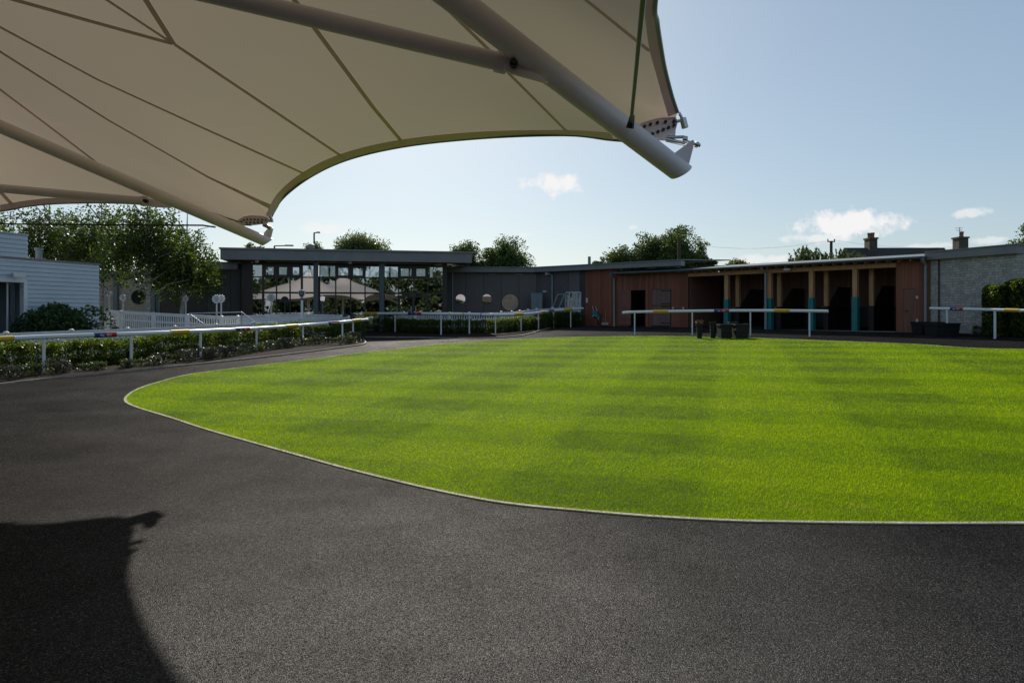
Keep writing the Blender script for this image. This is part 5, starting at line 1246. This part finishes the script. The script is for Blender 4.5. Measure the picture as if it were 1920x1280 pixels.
# low plants by the stone wall
for i, (px, py, s, kind) in enumerate(((1797, 621, 1., 1), (1834, 628, .9, 0), (1852, 629, .8, 0), (1876, 629, .9, 1), (1897, 632, .8, 1), (1912, 634, .9, 0), (1812, 622, .8, 0))):
    p = G(px, py); copy_tree(lav[kind] if kind else protos[0], p, i*1.1, ('grey green tufted plant' if kind else 'small rounded green shrub')+' low in the bed along the foot of the stone wall', 'tufted plants below the stone wall' if kind else 'rounded shrubs below the stone wall', s*(1.2 if kind else .55))
bedR = [G(1786, 627), G(1830, 632), G(1880, 636.5), G(1960, 643)]; bed('wall_flower_bed', bedR, [ft.p(ft.s(1786), 0), ft.p(ft.s(1850), 0), Vector((19.5, 25.5, 0)), Vector((22, 24.6, 0))], 20)

# round number signs, shield sign
def disc_sign(label, px, py, r, D, bot, group='round scalloped signs on posts', scallop=True):
    c = W(px, py, D); R = r/F*D; t = thing('round_sign', label, 'sign', (c.x, c.y, W(px, bot, D).z), group)
    k = MB(); n = 48; ring = [c+Vector((math.cos(2*math.pi*i/n), 0, math.sin(2*math.pi*i/n)))*R*(1+(.07*math.cos(2*math.pi*i/n*10) if scallop else 0)) for i in range(n)]
    k.prism(ring, (0, .03, 0)); o = k.build('sign_face', M['sign'], t)
    k = MB()
    for dz, w in ((.45, .5), (.0, .9), (-.45, .6)): k.box(c+Vector((0, -.006, dz*R)), (w*R, .01, R*.12))
    k.build('printed_line', M['signdark'], o)
    k = MB(); k.tube([(c.x, c.y+.05, W(px, bot, D).z-.8), (c.x, c.y+.05, c.z)], .035, 10); k.build('post', M['sign'], t, True)
    return t
disc_sign('round white sign on a post beside the white building, leftmost of the row', 204, 551, 5.4, 34, 577)
disc_sign('round scalloped white sign in front of the buff stone wall', 230, 558, 6.3, 32, 580)
disc_sign('round white sign half hidden by birch leaves', 347.5, 560, 5.5, 33, 582)
disc_sign('left one of the overlapping pair of round signs before the dark wing', 405.5, 560.5, 8., 31, 590)
disc_sign('right one of the overlapping pair of round signs before the dark wing', 414, 560, 7.6, 31.4, 590)
disc_sign('round sign in front of the left pavilion window', 508, 558, 7.4, 36, 586)
c = W(565.5, 551, 33); R = 1./F*33; t = thing('shield_sign', 'dark shield shaped sign with a white rim on a white post before the pavilion', 'sign', (c.x, c.y, W(565, 590, 33).z))
def shield(sc, off):
    return [c+Vector((x*R*sc, off, z*R*sc)) for x, z in ((-6, 6), (-3, 6.3), (0, 8), (3, 6.3), (6, 6), (5.8, 0), (4.2, -4), (0, -8.5), (-4.2, -4), (-5.8, 0))]
k = MB(); k.prism(shield(1.05, 0), (0, .03, 0)); o = k.build('sign_rim', M['letter'], t); k = MB(); k.prism(shield(.86, -.02), (0, .018, 0)); o2 = k.build('sign_face', M['signdark'], o)
k = MB()
for z in (3, .5): k.box(c+Vector((0, -.025, z*R)), (6*R, .008, .5*R))
k.build('printed_line', M['sign'], t)
k = MB(); k.box((c.x, c.y+.07, (c.z-.3+W(565, 598, 33).z)/2), (.1, .07, c.z-.3-W(565, 598, 33).z)); k.build('post', M['white'], t)
# steel handrails of the ramp
t = thing('ramp_handrail', 'glinting steel handrail sloping down the enclosure ramp', 'handrail', W(400, 610, 28))
hr = lambda px, py, D=28: W(px, py, D)
for a, b in (((354.7, 587.5), (383, 608.5)), ((453, 585), (479, 605))):
    k = MB(); k.tube([hr(*a), hr(*b)], .022, 10); k.build('sloping_bar', M['steel'], t, True)
k = MB(); k.tube([hr(354.7, 587.5), hr(400, 586.5), hr(453, 585)], .022, 10); k.build('top_bar', M['steel'], t, True)
for px, y in ((366, 600), (562.4, 590)):
    pass
for px, y in ((364, 594.5), (405, 586.5), (453, 585)):
    p = hr(px, y); k = MB(); k.tube([p, Vector((p.x, p.y, h(p.x, p.y)))], .02, 8); k.build('upright', M['steel'], t, True)

# direction sign at the right edge
D = 27.2; t = thing('direction_sign', 'white arrow direction sign pointing left above the clipped hedge', 'sign', (W(1925, 560, D).x, D, .8))
k = MB(); k.prism([W(1901.5, 504.5, D), W(1907, 512.8, D), W(1966, 512.8, D), W(1966, 495, D), W(1907, 495, D)], (0, .04, 0)); o = k.build('sign_plate', M['letter'], t)
k = MB(); k.prism([W(x, y, D-.01) for x, y in ((1902.3, 504.4), (1907.3, 512), (1910, 512), (1905, 504.4), (1910, 496), (1907.3, 496))], (0, .008, 0)); k.build('arrow_chevron', M['signdark'], o)
k = MB(); k.prism([W(x, y, D-.01) for x, y in ((1910, 500), (1940, 500), (1940, 496), (1910, 496))], (0, .008, 0)); k.build('blue_panel', M['blue'], o)
k = MB()
for y, x1 in ((502.6, 1938), (506.2, 1934), (509.8, 1942)): k.prism([W(x, yy, D-.01) for x, yy in ((1911, y+.6), (x1, y+.6), (x1, y-.6), (1911, y-.6))], (0, .008, 0))
k.build('printed_line', M['signdark'], o)
k = MB(); p = W(1915, 505, D+.06); k.tube([(p.x, p.y, .5), p], .04, 10); k.build('post', M['galv'], t, True)

# ---------------- house with chimneys, poles, lamps
D = 58; A_, B_ = W(1622, 470, D), W(1815, 470, D); zr_ = W(1700, 464.5, D+3.4).z-.14
t = thing('stone_house', 'slate roofed stone house with two chimneys rising behind the stalls', 'house', ((A_.x+B_.x)/2, D+3, .8))
k = MB(); k.prism([(A_.x, D, -.2), (A_.x, D, 4.2), (A_.x, D+3.4, zr_-.1), (A_.x, D+6.8, 4.2), (A_.x, D+6.8, -.2)], (B_.x-A_.x, 0, 0)); k.build('wall', M['chimney'], t)
k = MB()
for s in (0, 1):
    y0, y1 = (D-.3, D+3.4) if s == 0 else (D+7.1, D+3.4)
    k.hexa([(A_.x-.15, y0, 4.05), (B_.x+.15, y0, 4.05), (B_.x+.15, y1, zr_), (A_.x-.15, y1, zr_), (A_.x-.15, y0, 4.2), (B_.x+.15, y0, 4.2), (B_.x+.15, y1, zr_+.14), (A_.x-.15, y1, zr_+.14)])
rf = k.build('roof', M['roofdark'], t)
Dc = D+3.4
for x0, x1, yt, pots in ((1624.5, 1641, 449, ((1630, 437.5), (1636, 437))), (1791, 1810.5, 447.5, ((1803, 435),))):
    a, b = W(x0, yt, Dc), W(x1, yt, Dc); w = b.x-a.x; c = ((a.x+b.x)/2, Dc)
    k = MB(); k.box((c[0], c[1], (zr_-.8+a.z)/2), (w*.9, .9, a.z-zr_+.8)); k.box((c[0], c[1], a.z+.06), (w*1.06, 1.06, .14)); ch = k.build('chimney', M['chimney'], rf)
    for px, py in pots:
        p = W(px, py, Dc); k = MB(); k.lathe((p.x, Dc, a.z+.13), [(.17, 0), (.15, .1), (.15, p.z-a.z-.25), (.19, p.z-a.z-.2), (.17, p.z-a.z-.1)], 12); k.build('chimney_pot', M['terracotta'], ch, True)
p = W(1799, 446, Dc); k = MB(); top = W(1799.5, 426, Dc); k.tube([p, top], .025, 6)
for dz, w in ((-.05, .4), (-.2, .35), (-.32, .3)): k.bar(top+Vector((-w, 0, dz)), top+Vector((w*.7, 0, dz)), .02)
k.build('aerial', M['boltm'], rf)
def pole(name, label, px, pyt, D, r, m='bark'):
    p = W(px, pyt, D); g = h(p.x, D); t = thing(name, label, 'pole', (p.x, D, g)); k = MB(); k.tube([(p.x, D, g-.2), p], [r*1.2, r], 10); k.build('shaft', M[m], t, True); return t, p
t, p = pole('utility_pole', 'dark utility pole with a crossarm standing behind the spiky shrubs', 1558.5, 452, 66, .13)
k = MB(); k.bar(p+Vector((-.35, 0, -.05)), p+Vector((.35, 0, -.05)), .1); cr = k.build('crossarm', M['bark'], t)
for dx in (-.32, .32):
    k = MB(); k.lathe(p+Vector((dx, 0, .0)), [(.05, 0), (.07, .08), (.04, .16), (.06, .2)], 8); k.build('insulator', M['boltm'], cr)
k = MB(); e = W(1330, 462, 80)
for dx in (-.3, .3): k.tube([lerp(p+Vector((dx, 0, .1)), e+Vector((dx, 0, 0)), i/10)-Vector((0, 0, 4*.5*(i/10)*(1-i/10))) for i in range(11)],   .006, 4)
e = W(1800, 462, 75)
k.tube([lerp(p+Vector((.3, 0, .1)), e, i/10)-Vector((0, 0, 4*.4*(i/10)*(1-i/10))) for i in range(11)], .007, 4); k.build('overhead_wire', M['boltm'], t)
pole('wooden_pole', 'tall plain brown pole standing in front of the biggest tree', 1273.5, 447.5, 70, .16)
pole('short_pole', 'short grey pole rising above the porthole building roof', 1105, 481, 70, .15, 'galv')
def lamp(label, px, pyt, D, armpx, m='boltm'):
    t, p = pole('street_lamp', label, px, pyt, D, .07, m); t['category'] = 'street lamp'
    e = W(px+armpx, pyt-.5, D); k = MB(); k.tube([p, e], .05, 8); o = k.build('lamp_arm', M[m], t, True)
    k = MB(); d = (e-p).normalized(); k.bar(lerp(p, e, .62)+Vector((0, 0, .02)), e+d*.1, .28, .12); k.build('lamp_head', M['fascia'], t)
lamp('thin lamp post with a short arm above the pavilion roof by the flue', 589, 436.5, 62, 8.5)
lamp('lamp with a long flat arm just above the pavilion roof', 514.5, 461, 62, 33)

# trees behind the viewer, seen mirrored in the pavilion glass
def mass():
    Ps = []
    for i in range(60):
        x = -52+(i%30)*3.6+rng.normal(); y = -30-4*(i//30)+rng.normal()*2; H = rng.uniform(8, 12.5) if i < 30 else rng.uniform(5, 8); P, _ = crown_points((x, y, H*.5), (2.8, 2.5, H*.52), 30, 34, 1.1, shell=.3); Ps.append(P)
    V, Q = leaves(np.concatenate(Ps), .36); o = npmesh('far_wood', V, Q, M['leaf_far']); tag(o, 'wood of dark trees mirrored in the pavilion glass', 'wood', kind='stuff')
mass()

# ================================================================== SKY, SUN, CAMERA
w = bpy.data.worlds.new('World'); scene.world = w; w.use_nodes = True; nt = w.node_tree; nt.nodes.clear()
out = nt.nodes.new('ShaderNodeOutputWorld'); bg = nt.nodes.new('ShaderNodeBackground'); nt.links.new(bg.outputs[0], out.inputs[0])
sky = nt.nodes.new('ShaderNodeTexSky'); sky.sky_type = 'NISHITA'; sky.sun_disc = False; sky.sun_elevation = SUN_EL; sky.sun_rotation = SUN_AZ
sky.air_density = 1.; sky.dust_density = .7; sky.ozone_density = 1.4; sky.altitude = 80
bg.inputs['Strength'].default_value = .1
tc = nt.nodes.new('ShaderNodeTexCoord'); gen = tc.outputs['Generated']
def mth(op, a, b=None, c=None, clamp=False):
    m = nt.nodes.new('ShaderNodeMath'); m.operation = op; m.use_clamp = clamp
    for i, v in enumerate((a, b, c)):
        if v is None: continue
        if isinstance(v, (int, float)): m.inputs[i].default_value = v
        else: nt.links.new(v, m.inputs[i])
    return m.outputs[0]
def dot(v):
    d = nt.nodes.new('ShaderNodeVectorMath'); d.operation = 'DOT_PRODUCT'; d.inputs[1].default_value = v; nt.links.new(gen, d.inputs[0]); return d.outputs['Value']
nz = nt.nodes.new('ShaderNodeTexNoise'); nz.inputs['Scale'].default_value = 42.; nz.inputs['Detail'].default_value = 9.; nz.inputs['Roughness'].default_value = .62; nt.links.new(gen, nz.inputs['Vector'])
n2 = nt.nodes.new('ShaderNodeTexNoise'); n2.inputs['Scale'].default_value = 120.; n2.inputs['Detail'].default_value = 6.; nt.links.new(gen, n2.inputs['Vector'])
tot = None
for px, py, rx, ry, amp in ((1037, 345, 56, 20, 1.25), (1600, 420, 90, 26, 1.2), (1545, 446, 62, 10, .8), (1555, 412, 34, 15, .8), (606, 428, 45, 12, .75), (1818, 400, 30, 9, .7), (1855, 450, 34, 7, .6), (1430, 487, 70, 10, .7), (985, 440, 18, 6, .6), (1186, 426, 12, 5, .5), (1740, 462, 40, 6, .5)):
    fwd = Vector(((px-CX)/F, 1, (HY-py)/F)).normalized(); rt = fwd.cross(Vector((0, 0, 1))).normalized(); up = rt.cross(fwd)
    f = dot(fwd); u = mth('DIVIDE', dot(rt), f); v = mth('DIVIDE', dot(up), f)
    u2 = mth('POWER', mth('ABSOLUTE', mth('MULTIPLY', u, F/rx)), 2.); v2 = mth('POWER', mth('ABSOLUTE', mth('MULTIPLY', v, F/ry)), 2.)
    e = mth('SUBTRACT', 1., mth('SQRT', mth('ADD', u2, v2)))
    e = mth('ADD', e, mth('MULTIPLY', mth('SUBTRACT', nz.outputs['Fac'], .5), 2.6))
    e = mth('MULTIPLY', mth('MULTIPLY', e, 1.9, clamp=True), amp); e = mth('MULTIPLY', e, mth('GREATER_THAN', f, 0.))
    tot = e if tot is None else mth('MAXIMUM', tot, e)
fac = mth('MULTIPLY', tot, mth('MULTIPLY_ADD', n2.outputs['Fac'], .5, .65), clamp=True)
mx = nt.nodes.new('ShaderNodeMix'); mx.data_type = 'RGBA'; nt.links.new(fac, mx.inputs[0]); gm = nt.nodes.new('ShaderNodeGamma'); gm.inputs[1].default_value = .58; nt.links.new(sky.outputs[0], gm.inputs[0])
sc_ = nt.nodes.new('ShaderNodeMix'); sc_.data_type = 'RGBA'; sc_.blend_type = 'MULTIPLY'; sc_.inputs[0].default_value = 1.; nt.links.new(gm.outputs[0], sc_.inputs[6]); sc_.inputs[7].default_value = (1.8, 2.0, 2.13, 1)
nt.links.new(sc_.outputs[2], mx.inputs[6]); mx.inputs[7].default_value = (9.2, 9.1, 9.1, 1)
nt.links.new(mx.outputs[2], bg.inputs[0])
sl = bpy.data.lights.new('sun', 'SUN'); sl.energy = 4.7; sl.angle = math.radians(.53); sl.color = (1., .93, .83)
so = bpy.data.objects.new('sun', sl); COL.objects.link(so); so.rotation_euler = SUND.to_track_quat('Z', 'Y').to_euler(); so.location = SUND*60
cam = bpy.data.cameras.new('camera'); co = bpy.data.objects.new('camera', cam); COL.objects.link(co); scene.camera = co
co.location = (0, 0, EYE); co.rotation_euler = (math.pi/2, 0, 0); cam.sensor_width = 36; cam.lens = 36*F/1920; cam.shift_y = -(640-HY)/1920; cam.shift_x = 0
cam.clip_start = .05; cam.clip_end = 4000
scene.view_settings.view_transform = 'Standard'; scene.view_settings.look = 'None'; scene.view_settings.exposure = 0.; scene.view_settings.gamma = 1.
scene.render.engine = 'CYCLES'; scene.cycles.max_bounces = 8; scene.cycles.transparent_max_bounces = 12; scene.cycles.use_denoising = True
scene.render.film_transparent = False
